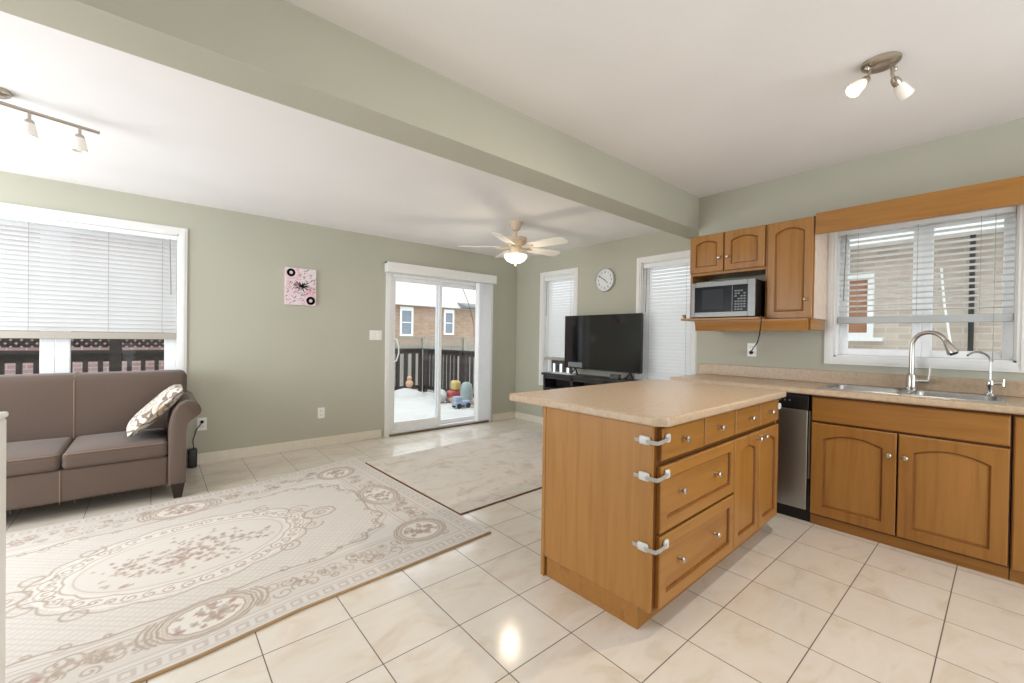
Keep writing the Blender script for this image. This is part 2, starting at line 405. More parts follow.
blind('wide white slatted blind half lowered in the window above the brown sofa', mpA, W1[0]+0.014, W1[1]-0.014, W1[3]-0.014, 1.172, 0.0365, 0.046, math.radians(-52), m_slat, m_railw, 0.035, None, 0.04, 0.058, True, (-1.7, -1.2, -0.75, -0.3, 0.05))
blind('narrow white slatted blind left of the wall clock, near the room corner', mpB, W2[0]+0.014, W2[1]-0.014, W2[3]-0.014, 0.93, 0.037, 0.046, math.radians(-54), m_slat, m_railw, 0.035, None, 0.05, 0.034, True, (3.82, 4.24))
blind('narrow white slatted blind right of the wall clock, behind the television edge', mpB, W3[0]+0.014, W3[1]-0.014, W3[3]-0.014, 0.70, 0.037, 0.046, math.radians(-54), m_slat, m_railw, 0.035, None, 0.05, 0.034, True, (2.2, 2.64))
blind('open pale slatted blind in the window over the kitchen sink', mpK, W4[0]+0.014, W4[1]-0.014, W4[3]-0.014, 1.375, 0.040, 0.048, math.radians(9), m_slatk, m_railk, 0.035, None, 0.03, 0.05, 0.80, (0.73, 0.41, 0.12), None, (0.06, 1.13))

# ------------------------------------------------------------------ patio door
pd = sroot('door_1', (2.95, YA, 0))
cz = MB()
for q in ((2.14, 2.20, 0.0, 2.06), (3.72, 3.78, 0.0, 2.06), (2.20, 3.72, 2.0, 2.06)): boxm(cz, mpA, *q, 0, 0.018)
obj('door_casing', cz, m_white, pd, bevel=0.003)
fr = MB()
for q in ((2.20, 2.235, 0, 2.0), (3.685, 3.72, 0, 2.0), (2.235, 3.685, 1.965, 2.0), (2.235, 3.685, 0, 0.045)): boxm(fr, mpA, *q, -0.145, 0.005)
obj('door_frame', fr, m_vinyl, pd, bevel=0.003)
def sash(a0, a1, w0, w1, sw, bw):
    s = MB()
    for q in ((a0, a0+sw, 0.045, 1.965), (a1-sw, a1, 0.045, 1.965), (a0+sw, a1-sw, 1.965-sw, 1.965), (a0+sw, a1-sw, 0.045, 0.045+bw)): boxm(s, mpA, *q, w0, w1)
    so = obj('door_sash', s, m_vinyl, pd, bevel=0.004)
    obj('pane', boxm(MB(), mpA, a0+sw, a1-sw, 0.045+bw, 1.965-sw, (w0+w1)/2-0.003, (w0+w1)/2+0.003), m_glass, so); return so
s1 = sash(2.235, 2.945, -0.06, -0.02, 0.045, 0.11); sash(2.90, 3.685, -0.12, -0.075, 0.045, 0.05)
h = MB().tube([mpA(2.262, 1.20, -0.02), mpA(2.262, 1.20, 0.015), mpA(2.275, 1.19, 0.035), mpA(2.30, 1.10, 0.04), mpA(2.30, 1.02, 0.04), mpA(2.275, 0.93, 0.035), mpA(2.262, 0.92, 0.015), mpA(2.262, 0.92, -0.02)], 0.009, 8)
obj('door_handle', h, m_plate, s1)
obj('sill_track', boxm(MB(), mpA, 2.20, 3.72, 0.0, 0.022, 0.0, 0.035), plain('bronze_sill', (128, 110, 92), 0.4, 0.6), pd, bevel=0.002)
va = thing('blind_valance', 'long white valance across the top of the patio door', 'valance', (2.93, YA-0.06, 2.0))
obj('valance_board', boxm(MB(), mpA, 2.115, 3.775, 2.005, 2.125, 0.085, 0.105), m_white, va, bevel=0.004)
obj('valance_top', boxm(MB(), mpA, 2.115, 3.775, 2.11, 2.125, 0.019, 0.085), m_white, va)
for u in (2.115, 3.76): obj('valance_end', boxm(MB(), mpA, u, u+0.015, 2.005, 2.125, 0.019, 0.085), m_white, va)
vb = thing('vertical_blind', 'white vertical blind vanes stacked at right of patio door', 'blind', (3.6, YA-0.06, 0.04))
for k in range(9):
    u = 3.475+0.026*k; v = MB()
    pts = [(-0.042, 0.004), (-0.02, 0.0), (0.0, -0.002), (0.02, 0.0), (0.042, 0.004)]
    a = math.radians(68); ca, sa = math.cos(a), math.sin(a)
    lp = [(p[0]*ca - p[1]*sa, p[0]*sa + p[1]*ca) for p in pts]; lp += [(p[0]+0.0015*sa, p[1]-0.0015*ca) for p in reversed(lp)]
    v.loft([[mpA(u+p[0], 0.05, 0.055+p[1]*0.7) for p in lp], [mpA(u+p[0], 2.0, 0.055+p[1]*0.7) for p in lp]])
    obj('vane', v, m_vinyl, vb)

# ------------------------------------------------------------------ cabinet fronts
m_bead = wood('glazed_bead', 2, (128, 80, 34), (108, 64, 24))
def arch_loop(u0, u1, v0, v1, arch, n=14):
    """closed loop: bottom-left, bottom-right, right side up, arched top back to left"""
    L = [(u0, v0), (u1, v0)]
    for i in range(n+1):
        t = i/n; u = u1+(u0-u1)*t
        L.append((u, v1-arch+arch*(1-(2*t-1)**2) if arch else v1))
    return L
def panel_front(name, mat, mp, u0, u1, v0, v1, parent, th=0.02, fw=0.055, arch=0.0, n=14, raised=True, pmat=None):
    u0, u1 = sorted((u0, u1))
    mb = MB(); flat = lambda L, w: [mp(p[0], p[1], w) for p in L]
    O = arch_loop(u0, u1, v0, v1, 0, n); O2 = arch_loop(u0+0.005, u1-0.005, v0+0.005, v1-0.005, 0, n)
    I = arch_loop(u0+fw, u1-fw, v0+fw, v1-fw, arch, n); I2 = arch_loop(u0+fw+0.006, u1-fw-0.006, v0+fw+0.006, v1-fw-0.006, arch, n)
    I3 = arch_loop(u0+fw+0.009, u1-fw-0.009, v0+fw+0.009, v1-fw-0.009, arch, n)
    loops = [flat(O, 0), flat(O, th-0.004), flat(O2, th), flat(I, th)]
    mb.loft(loops, True, False)
    o = obj(name, mb, mat, parent, ang=25)
    obj('bead', MB().loft([flat(I, th), flat(I2, th-0.004), flat(I3, th-0.012)], False, False), m_bead, o, ang=25)
    P = MB(); e = fw+0.010
    J = arch_loop(u0+e-0.004, u1-e+0.004, v0+e-0.004, v1-e+0.004, arch, n)
    lp = [flat(J, th-0.017), flat(J, th-0.0118)]
    if raised:
        K = arch_loop(u0+e+0.008, u1-e-0.008, v0+e+0.008, v1-e-0.008, arch*0.98, n); lp.append(flat(K, th-0.009))
    P.loft(lp); obj('panel', P, pmat or mat, o, ang=12)
    return o
def knob(mp, u, v, parent, th=0.02, r=0.0145):
    c = mp(u, v, th); ax = mp(u, v, th+1)-c
    return obj('knob', MB().lathe([(0.007, 0), (0.0065, 0.006), (0.005, 0.012), (0.008, 0.018), (r, 0.022), (r, 0.026), (r*0.7, 0.031), (0.002, 0.033)], c, 16, ax), m_nickel, parent)
def slab_front(name, mat, mp, u0, u1, v0, v1, parent, th=0.02):
    u0, u1 = sorted((u0, u1))
    O = [(u0, v0), (u1, v0), (u1, v1), (u0, v1)]; O2 = [(u0+.006, v0+.006), (u1-.006, v0+.006), (u1-.006, v1-.006), (u0+.006, v1-.006)]
    f = lambda L, w: [mp(p[0], p[1], w) for p in L]
    return obj(name, MB().loft([f(O, 0), f(O, th-.005), f(O2, th)]), mat, parent, ang=20)

# ------------------------------------------------------------------ island
IX0, IX1, IY0, IY1, IZ = 1.575, 3.072, 0.955, 1.56, 0.875
isl = thing('kitchen_island', 'honey maple island cabinet with drawers and doors under beige top', 'cabinet', ((IX0+IX1)/2, 1.26, 0))
obj('carcass', MB().box(IX0+0.001, IX1, IY0, IY1-0.02, 0.10, IZ), m_gap, isl)
obj('side_panel', MB().box(IX0-0.018, IX0+0.001, IY0-0.018, IY1-0.022, 0.105, IZ), m_panel, isl, bevel=0.002)
obj('side_panel', MB().box(IX1, IX1+0.018, IY0-0.018, IY1-0.022, 0.105, IZ), m_panel, isl, bevel=0.002)
obj('back_panel', MB().box(IX0-0.020, IX1+0.018, IY1-0.022, IY1, 0.0, IZ), m_panel, isl, bevel=0.002)
obj('toe_kick', MB().box(IX0-0.006, IX1-0.01, 1.0, IY1-0.03, 0.0, 0.105), m_wx, isl)
fs = MB()
for q in ((IX0-0.0, 1.61), (2.360, 2.375), (3.05, IX1)): fs.box(q[0], q[1], IY0-0.018, IY0, 0.105, IZ)
fs.box(IX0, IX1, IY0-0.017, IY0, 0.84, IZ).box(IX0, IX1, IY0-0.017, IY0, 0.105, 0.125).box(IX0, IX1, IY0-0.017, IY0, 0.705, 0.73)
obj('face_frame', fs, wood('maple_dark_frame', 2, (104, 64, 26), (84, 48, 18)), isl)
mpI = lambda u, v, w: Vector((u, IY0-0.019-w, v))
for (a, b, k) in ((1.604, 1.990, 1.780), (2.003, 2.359, 2.150), (2.374, 2.731, 2.56), (2.744, 3.066, 2.885)):
    d = slab_front('drawer', m_wx, mpI, a, b, 0.728, 0.862, isl); knob(mpI, k, 0.80, d)
for (v0, v1) in ((0.425, 0.703), (0.112, 0.412)):
    d = panel_front('drawer', m_wx, mpI, 1.597, 2.362, v0, v1, isl, fw=0.052, n=4, raised=False)
    for k in (1.780, 2.147): knob(mpI, k, (v0+v1)/2+0.003, d, th=0.0082)
for (a, b, k) in ((2.371, 2.730, 2.690), (2.740, 3.068, 2.782)):
    d = panel_front('door', m_wv, mpI, a, b, 0.112, 0.703, isl, fw=0.055, arch=0.035); knob(mpI, k, 0.665, d)
def slab_top(x0, x1, y0, y1, z0, z1, chamfer=()):
    pts = []
    for name, (cx, cy) in (('a', (x0, y0)), ('b', (x1, y0)), ('c', (x1, y1)), ('d', (x0, y1))):
        k = 0.045 if name in chamfer else 0
        if k:
            if name == 'a': pts += [(x0, y0+k), (x0+k, y0)]
            if name == 'b': pts += [(x1-k, y0), (x1, y0+k)]
        else: pts.append((cx, cy))
    return MB().prism(pts, lambda a, b, w: Vector((a, b, w)), z0, z1)
ito = obj('island_countertop', slab_top(1.540, 3.080, 0.878, 1.815, 0.877, 0.918, ('a',)), m_counter, bevel=0.011, seg=4)
tag(ito, 'beige speckled laminate countertop on the free-standing island', 'countertop')

# child-safety latches
def latch(label, z, ux, uy):
    r = thing('safety_latch', label, 'latch', (IX0-0.02, IY0, z), 'child safety latches on the island')
    X = IX0-0.0185
    obj('pad', MB().rbox(X-0.013, X, IY0-0.012, IY0+0.038, z-0.018, z+0.018, 0.009, mid=2), m_latch, r)
    Yf = IY0-0.0395
    obj('pad', MB().rbox(1.614, 1.650, Yf-0.013, Yf, z-0.012, z+0.026, 0.009, mid=2), m_latch, r)
    P = [(X-0.004, IY0+0.062, z-0.003), (X-0.009, IY0+0.03, z-0.002), (X-0.013, IY0-0.012, z-0.003), (X-0.006, Yf-0.006, z-0.004), (X+0.014, Yf-0.012, z-0.001), (1.632, Yf-0.012, z+0.006)]
    L = []
    for i, p in enumerate(P):
        p = Vector(p); t = (Vector(P[min(i+1, 5)])-Vector(P[max(i-1, 0)])).normalized(); s = Vector((0, 0, 1)); nn = t.cross(s).normalized()
        L.append([p + s*0.008 + nn*0.0015, p - s*0.008 + nn*0.0015, p - s*0.008 - nn*0.0015, p + s*0.008 - nn*0.0015])
    obj('strap', MB().loft(L), slat_strap, r)
slat_strap = slatmat('clear_grey_strap', (188, 184, 176), 0.25); m_latch = plain('latch_plastic', (206, 206, 202), 0.4)
latch('white safety latch strapped over the top small drawer at island corner', 0.815, 0, 0)
latch('white safety latch strapped over the middle wide drawer at island corner', 0.665, 0, 0)
latch('white safety latch strapped over the bottom wide drawer at island corner', 0.372, 0, 0)
r = thing('safety_latch', 'white safety latch pad at the far right end of the island drawers', 'latch', (3.05, 0.9, 0.815), 'child safety latches on the island')
obj('pad', MB().rbox(3.022, 3.060, IY0-0.0535, IY0-0.0395, 0.80, 0.84, 0.007, mid=2), m_plate, r)
obj('strap', MB().box(3.060, 3.085, IY0-0.048, IY0-0.043, 0.812, 0.828), slat_strap, r)
# the free-standing island stands slightly askew to the tiles
PIV = Vector((1.575, 0.93, 0)); AI = math.radians(1.2)
for o in [q for q in COL.objects if q.parent is None and q.name.split('.')[0] in ('kitchen_island', 'island_countertop', 'safety_latch')]:
    o.location = PIV + Matrix.Rotation(AI, 3, 'Z') @ (o.location-PIV); o.rotation_euler.z = AI

# ------------------------------------------------------------------ sink run
FX = 3.405                                            # face frame plane; fronts stand 20 mm proud
mpS = lambda u, v, w: Vector((FX-w, u, v))
def base_cab(label, y0, y1, falsef, doors):
    c = thing('base_cabinet', label, 'cabinet', (3.68, (y0+y1)/2, 0))
    cb = MB()
    for q in ((FX+0.018, XK-0.003, y0+0.001, y0+0.017, 0.08, 0.874), (FX+0.018, XK-0.003, y1-0.017, y1-0.001, 0.08, 0.874), (FX+0.018, XK-0.003, y0+0.017, y1-0.017, 0.08, 0.096), (XK-0.012, XK-0.003, y0+0.017, y1-0.017, 0.096, 0.874)): cb.box(*q)
    obj('carcass', cb, m_gap, c)
    ff = MB()
    for q in ((y0+0.001, y0+0.03), (y1-0.03, y1-0.001)): ff.box(FX, FX+0.018, q[0], q[1], 0.065, 0.874)
    ff.box(FX, FX+0.018, y0+0.03, y1-0.03, 0.845, 0.874).box(FX, FX+0.018, y0+0.03, y1-0.03, 0.68, 0.71).box(FX, FX+0.018, y0+0.03, y1-0.03, 0.065, 0.09)
    obj('face_frame', ff, m_frame, c)
    obj('toe_kick', MB().box(FX+0.012, FX+0.03, y0+0.001, y1-0.001, 0.0, 0.08), m_wy, c)
    if falsef: slab_front('false_front', m_wy, mpS, *falsef, c)
    for (a, b, z0, z1, k, kz) in doors:
        d = panel_front('door', m_wv, mpS, b, a, z0, z1, c, arch=0.038, pmat=m_panel, fw=0.062)
        if k is not None: knob(mpS, k, kz, d)
    return c
m_frame = wood('maple_dark_frame_sink', 2, (104, 64, 26), (84, 48, 18))
base_cab('wide maple sink base cabinet with two arched doors and long plain front', -0.022, 0.855, (0.850, -0.016, 0.704, 0.862), ((0.421, 0.850, 0.078, 0.690, 0.455, 0.555), (-0.016, 0.413, 0.078, 0.690, 0.382, 0.555)))
base_cab('maple base cabinet at the right picture edge, beside the sink cabinet', -0.70, -0.024, None, ((-0.37, -0.03, 0.07, 0.862, None, 0), (-0.69, -0.375, 0.07, 0.862, None, 0)))

dw = thing('dishwasher', 'slim stainless dishwasher with black control strip beside sink cabinet', 'dishwasher', (3.66, 1.16, 0))
obj('body', MB().box(3.425, XK-0.01, 0.858, 1.45, 0.0, 0.872), m_dark, dw)
obj('door', MB().rbox(3.39, 3.424, 0.874, 1.445, 0.085, 0.765, 0.006, mid=2), m_steel_light, dw)
obj('control_panel', MB().rbox(3.384, 3.424, 0.868, 1.445, 0.768, 0.868, 0.008, mid=2), m_dark, dw)
bt = MB()
for k in range(5): bt.lathe([(0.007, 0), (0.006, 0.002)], (3.384, 0.98+0.03*k, 0.825), 10, (-1, 0, 0))
obj('buttons', bt, plain('grey_buttons', (120, 122, 126), 0.4), dw)
obj('kick_plate', MB().box(3.43, 3.44, 0.862, 1.447, 0.0, 0.08).box(3.4, 3.424, 0.858, 0.872, 0.08, 0.3), m_dark, dw)
obj('trim_strip', MB().box(3.396, 3.424, 0.859, 0.868, 0.30, 0.765), m_steel_light, dw)

ct = thing('sink_countertop', 'beige speckled laminate countertop with backsplash along sink wall', 'countertop', (3.66, 0.6, 0.877))
SX0, SX1, SY0, SY1 = 3.455, 3.895, 0.02, 0.815
cm = MB()
for q in ((3.362, SX0, -0.72, 1.86), (SX1, XK-0.001, -0.72, 1.86), (SX0, SX1, -0.72, SY0), (SX0, SX1, SY1, 1.86)): cm.box(*q, 0.877, 0.918)
n_ = MB(); a_ = [(3.362, 0.877), (3.355, 0.879), (3.35, 0.885), (3.35, 0.909), (3.354, 0.915), (3.362, 0.918)]
n_.loft([[Vector((p[0], -0.72, p[1])) for p in a_], [Vector((p[0], 1.86, p[1])) for p in a_]])
obj('worktop', cm, m_counter, ct); obj('front_edge', n_, m_counter, ct)
obj('backsplash', MB().box(XK-0.02, XK-0.0005, -0.72, 1.90, 0.918, 1.015), m_counter, ct, bevel=0.004)

# sink
def rrect(x0, x1, y0, y1, r, z, n=5):
    L = []
    for (cx, cy, a0) in ((x1-r, y1-r, 0), (x0+r, y1-r, 90), (x0+r, y0+r, 180), (x1-r, y0+r, 270)):
        for k in range(n+1):
            a = math.radians(a0+90*k/n); L.append(Vector((cx+r*math.cos(a), cy+r*math.sin(a), z)))
    return L
sk = thing('kitchen_sink', 'double bowl stainless drop-in sink under the kitchen window', 'sink', (3.68, 0.42, 0.918))
OUT = (SX0-0.018, SX1+0.022, SY0-0.018, SY1+0.018)
rim = MB()
for (y0, y1, oy0, oy1) in ((0.445, 0.80, 0.4175, OUT[3]), (0.035, 0.39, OUT[2], 0.4175)):
    o0 = rrect(OUT[0], OUT[1], oy0, oy1, 0.006, 0.9185); o1 = rrect(OUT[0]+.004, OUT[1]-.004, oy0+(.004 if oy0 < .1 else 0), oy1-(.004 if oy1 > .5 else 0), 0.006, 0.926)
    i0 = rrect(SX0+0.012, SX1-0.065, y0, y1, 0.05, 0.925); i1 = rrect(SX0+0.016, SX1-0.069, y0+.004, y1-.004, 0.05, 0.915)
    i2 = rrect(SX0+0.022, SX1-0.075, y0+.01, y1-.01, 0.05, 0.77); i3 = rrect(SX0+0.06, SX1-0.11, y0+.05, y1-.05, 0.03, 0.755)
    rim.loft([o0, o1, i0, i1, i2, i3], False, True)
obj('basin', rim, m_steel_light, sk, ang=50)
for yc in (0.62, 0.21): obj('drain', MB().lathe([(0.045, 0), (0.043, 0.004), (0.03, 0.004), (0.028, 0.001), (0.001, 0.001)], (3.65, yc, 0.755), 20), m_chrome, sk)

fa = thing('kitchen_faucet', 'tall chrome gooseneck faucet between the two sink bowls', 'faucet', (3.862, 0.415, 0.926))
bx_, by_ = 3.862, 0.415
obj('body', MB().lathe([(0.032, 0), (0.032, 0.006), (0.026, 0.012), (0.0255, 0.09), (0.022, 0.10), (0.019, 0.105)], (bx_, by_, 0.9265), 24), m_nickel, fa)
dx, dy = -0.38, -0.925; R_ = 0.09; path = [(bx_, by_, 1.02), (bx_, by_, 1.10), (bx_, by_, 1.215)]
for k in range(1, 13):
    a = PI - k/12*math.radians(158); q = R_*(1+math.cos(a)); path.append((bx_+dx*q, by_+dy*q, 1.215+R_*math.sin(a)))
obj('neck', MB().tube(path, 0.0138, 14), m_nickel, fa)
e_ = Vector(path[-1]); t_ = (e_-Vector(path[-2])).normalized()
sp = obj('spray_head', MB().lathe([(0.0145, -0.005), (0.018, 0.0), (0.020, 0.03), (0.029, 0.075), (0.028, 0.084), (0.020, 0.086)], e_, 20, t_), m_nickel, fa)
obj('nozzle', MB().lathe([(0.021, 0.0855), (0.020, 0.091), (0.002, 0.092)], e_, 16, t_), m_rubber, sp)
hd = MB().tube([(bx_, by_-0.02, 0.985), (bx_-0.005, by_-0.085, 0.988)], [0.016, 0.015], 14).tube([(bx_-0.005, by_-0.082, 0.99), (bx_-0.003, by_-0.088, 1.03), (bx_, by_-0.09, 1.075)], [0.009, 0.007, 0.006], 10)
obj('lever_handle', hd, m_nickel, fa)
ff_ = thing('filter_tap', 'small chrome drinking-water tap at right end of sink', 'faucet', (3.865, 0.066, 0.926))
fx_, fy_ = 3.865, 0.066
obj('base', MB().lathe([(0.022, 0), (0.022, 0.005), (0.012, 0.012), (0.011, 0.045), (0.016, 0.055), (0.016, 0.085), (0.009, 0.095)], (fx_, fy_, 0.9265), 18), m_chrome, ff_)
path = [(fx_, fy_, 1.015), (fx_, fy_, 1.13)]
for k in range(1, 12):
    a = k/11*math.radians(150); path.append((fx_-0.01*(1-math.cos(a)), fy_+0.052*(1-math.cos(a)), 1.13+0.055*math.sin(a)))
obj('spout', MB().tube(path, 0.0065, 10), m_chrome, ff_)
obj('handle', MB().tube([(fx_, fy_-0.012, 0.995), (fx_, fy_-0.05, 0.998)], 0.009, 10).tube([(fx_, fy_-0.052, 0.985), (fx_, fy_-0.054, 1.025)], [0.007, 0.005], 8), m_chrome, ff_)

# ------------------------------------------------------------------ upper cabinets
UX = 3.66
mpU = lambda u, v, w: Vector((UX-w, u, v))
uc = thing('wall_cabinet', 'short two-door maple wall cabinet with open microwave niche', 'cabinet', (3.8, 1.55, 1.32))
ub = MB().box(UX, XK-0.001, 1.232, 1.85, 1.80, 2.15).box(UX, XK-0.001, 1.832, 1.85, 1.42, 1.80).box(UX, XK-0.001, 1.225, 1.243, 1.42, 1.80)
obj('carcass', ub, m_wv, uc, bevel=0.001)
for (a, b, k) in ((1.562, 1.848, 1.592), (1.245, 1.552, 1.522)):
    d = panel_front('door', m_wv, mpU, b, a, 1.822, 2.146, uc, arch=0.028, fw=0.05); knob(mpU, k, 1.935, d, r=0.012)
obj('niche_shelf', MB().box(3.50, XK-0.001, 1.225, 1.852, 1.402, 1.42), m_wy, uc, bevel=0.003)
obj('shelf_pin', MB().lathe([(0.012, 0), (0.012, 0.01), (0.004, 0.012)], (3.56, 1.852, 1.445), 10, (0, 1, 0)).box(3.55, 3.57, 1.84, 1.853, 1.42, 1.455), m_wv, uc)
lr = [(0, 1.402), (0, 1.385), (0.012, 1.36), (0.02, 1.315), (0.04, 1.315), (0.04, 1.402)]
tc = thing('wall_cabinet', 'tall single-door maple wall cabinet left of the kitchen window', 'cabinet', (3.8, 1.07, 1.32))
obj('carcass', MB().box(UX, XK-0.001, 0.922, 1.224, 1.402, 2.15), m_wv, tc, bevel=0.001)
d = panel_front('door', m_wv, mpU, 1.226, 0.926, 1.408, 2.146, tc, arch=0.035, fw=0.052); knob(mpU, 0.965, 1.545, d, r=0.012)
obj('end_panel', MB().box(UX+0.006, XK-0.001, 0.915, 0.9215, 1.405, 2.15), plain('laminate_end_window_sheen', (226, 204, 186), 0.2), tc)  # laminate colour paled to carry the window's white reflection
li = thing('light_rail', 'moulded maple rail under the microwave shelf and tall cabinet', 'moulding', (3.7, 1.3, 1.315))
L1 = MB(); L1.loft([[Vector((3.535+p[0], 0.925, p[1]-0.001)) for p in lr], [Vector((3.535+p[0], 1.745, p[1]-0.001)) for p in lr]])
obj('front_rail', L1, m_wy, li)
obj('side_rail', MB().box(3.576, XK-0.001, 1.712, 1.732, 1.318, 1.400), m_wx, li); obj('side_rail', MB().rbox(3.576, 3.90, 0.905, 0.93, 1.318, 1.400, 0.01, mid=2), m_wx, li)
obj('filler', MB().box(3.576, UX+0.02, 0.932, 1.224, 1.385, 1.4005), m_wy, li)
vl = thing('window_valance', 'long plain maple valance board above the kitchen window', 'valance', (3.66, 0.1, 2.01))
obj('board', MB().box(3.645, 3.665, -0.75, 0.914, 2.012, 2.166), m_wy, vl, bevel=0.002)
obj('top_board', MB().box(3.665, XK-0.001, -0.75, 0.914, 2.148, 2.166), m_wy, vl)

# microwave
MX = 3.515
mpM = lambda u, v, w: Vector((MX-w, u, v))
mw = thing('microwave', 'stainless microwave with black door in the cabinet niche', 'microwave', (3.72, 1.51, 1.42))
obj('case', MB().rbox(MX+0.016, 3.93, 1.262, 1.762, 1.427, 1.715, 0.006, mid=2), m_dark, mw)
for a in (3.56, 3.87):
    for b in (1.29, 1.70): obj('foot', MB().box(a, a+0.03, b, b+0.03, 1.42, 1.428), m_rubber, mw)
frm = MB()
for q in ((1.735, 1.765, 1.427, 1.718), (1.26, 1.315, 1.427, 1.718), (1.315, 1.735, 1.678, 1.718), (1.315, 1.735, 1.427, 1.468)): boxm(frm, mpM, *q, -0.016, 0.004)
obj('front_frame', frm, m_steel, mw, bevel=0.002)
n = NB('microwave_door_glass'); p_ = n.sep(n.pos())
vgl = n.math('FRACT', n.math('MULTIPLY', p_[2], 130)); n.set(n.ramp(vgl, [(0.35, lin((34, 36, 38))), (0.5, lin((52, 54, 56)))]), 0.3, spec=0.1)
m_mwglass = n.m; m_blackgl = plain('black_gloss', (12, 13, 15), 0.22, spec=0.1)
obj('door_glass', boxm(MB(), mpM, 1.432, 1.735, 1.468, 1.678, -0.016, 0.001), m_blackgl, mw)
obj('viewing_window', boxm(MB(), mpM, 1.50, 1.672, 1.49, 1.655, 0.001, 0.002), m_mwglass, mw)
obj('control_panel', boxm(MB(), mpM, 1.315, 1.428, 1.468, 1.678, -0.016, 0.001), m_blackgl, mw)
kb = MB()
for i in range(4):
    for j in range(8):
        if (i+j) % 7: boxm(kb, mpM, 1.330+0.022*i, 1.346+0.022*i, 1.478+0.021*j, 1.489+0.021*j, 0.001, 0.002)
obj('keypad', kb, plain('keypad_print', (112, 114, 116), 0.4), mw)
obj('door_handle', boxm(MB(), mpM, 1.4285, 1.4315, 1.468, 1.678, -0.01, 0.003), m_steel, mw)
sd = tag(obj('folded_cloth', MB().rbox(3.56, 3.70, 1.60, 1.745, 1.7155, 1.728, 0.005, mid=2), m_plate), 'small white folded cloth on top of the microwave', 'cloth')

# wall plates
def outlet(label, mp, u, v, w=0.074, h=0.118, group='wall outlets', plug=False):
    r = thing('wall_outlet', label, 'outlet', mp(u, v-h/2, 0), group)
    mb = MB(); mb.loft([[mp(u+a*w/2*k, v+b*h/2*k, d) for a, b in ((-1, -1), (1, -1), (1, 1), (-1, 1))] for k, d in ((1, 0), (1, 0.003), (0.93, 0.006))]); obj('cover_plate', mb, m_plate, r)
    for s in (-1, 1):
        q = obj('socket', boxm(MB(), mp, u-0.017, u+0.017, v+s*0.024-0.014, v+s*0.024+0.014, 0.0055, 0.0075), m_plate, r, bevel=0.003)
        sl = MB()
        for a in (-0.007, 0.007): boxm(sl, mp, u+a-0.0015, u+a+0.0015, v+s*0.024-0.003, v+s*0.024+0.008, 0.0075, 0.0079)
        obj('slots', sl, m_dark, q)
    return r
outlet('white double wall outlet below the pink canvas picture', mpA, 1.41, 0.37)
outlet('white double wall outlet under the microwave with black cord plugged in', mpK, 1.443, 1.158)
outlet('white double wall outlet beside the right arm of the brown sofa', mpA, 0.345, 0.375)
obj('power_cord', MB().tube([(3.60, 1.262, 1.432), (3.54, 1.240, 1.426), (3.497, 1.212, 1.424), (3.488, 1.206, 1.395), (3.492, 1.212, 1.34), (3.53, 1.232, 1.285), (3.66, 1.29, 1.225), (3.80, 1.37, 1.175), (3.90, 1.43, 1.135), (3.942, 1.443, 1.134)], 0.004, 8).lathe([(0.014, 0), (0.016, 0.012), (0.008, 0.03)], (3.9615, 1.443, 1.134), 12, (-1, 0, 0)), m_rubber, mw, label='black power cord running down to the wall outlet')
sw = thing('light_switch', 'white double rocker light switch left of the patio door', 'switch', mpA(2.02, 1.18, 0))
obj('cover_plate', boxm(MB(), mpA, 1.945, 2.097, 1.183, 1.298, 0, 0.006), m_plate, sw, bevel=0.003)
for u in (1.984, 2.058): obj('rocker', boxm(MB(), mpA, u-0.017, u+0.017, 1.207, 1.274, 0.0055, 0.010), m_plate, sw, bevel=0.002)

# ------------------------------------------------------------------ lamps
m_satin = plain('satin_nickel', (190, 180, 168), 0.3, 1.0, var=0.04)
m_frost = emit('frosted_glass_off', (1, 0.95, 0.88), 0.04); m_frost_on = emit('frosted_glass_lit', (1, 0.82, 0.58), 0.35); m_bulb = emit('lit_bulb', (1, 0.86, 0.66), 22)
ks = thing('ceiling_spotlight', 'satin nickel two-head ceiling spotlight above the sink side', 'lamp', (2.68, 0.42, ZK))
LB = ORG[ks.name]
view_r = Vector((_r.x, _r.y, 0)); view_f = Vector((_f.x, _f.y, 0)).normalized()
obj('ceiling_plate', MB().lathe([(0.076, 0), (0.075, -0.012), (0.06, -0.024), (0.045, -0.029), (0.001, -0.030)], LB, 28), m_satin, ks)
for (s, tipuv, lit) in ((-1, Vector((2.656, 0.530, 2.405)), True), (1, Vector((2.60, 0.300, 2.43)), False)):
    a = LB + view_r*0.055*s + Vector((0, 0, -0.03)); b = a + Vector((0, 0, -0.055)) + view_r*0.012*s
    t = (view_r*s*0.78 + view_f*(0.25 if s > 0 else -0.15) + Vector((0, 0, -0.55 if s > 0 else -0.68))).normalized()
    arm = obj('arm', MB().tube([a, a+Vector((0, 0, -0.03)), b], 0.007, 8).ball(a+Vector((0, 0, -0.004))+view_r*0.012*s, 0.012, 10), m_satin, ks)
    obj('collar', MB().lathe([(0.010, -0.01), (0.017, 0.0), (0.020, 0.022), (0.019, 0.03)], b, 16, t), m_satin, arm)
    obj('lamp_shade', MB().lathe([(0.019, 0.03), (0.026, 0.05), (0.031, 0.085), (0.033, 0.105), (0.030, 0.105), (0.026, 0.07), (0.017, 0.035)], b, 18, t), m_frost_on if lit else m_frost, ks)
    obj('bulb', MB().lathe([(0.012, 0.04), (0.024, 0.07), (0.026, 0.09), (0.015, 0.1), (0.001, 0.102)], b, 14, t), m_bulb if lit else m_frost, ks)
    if lit: spot('spotlight_glow', b + t*0.11, t + Vector((0, 0, -0.6)), 56, (1, 0.86, 0.68), 150)

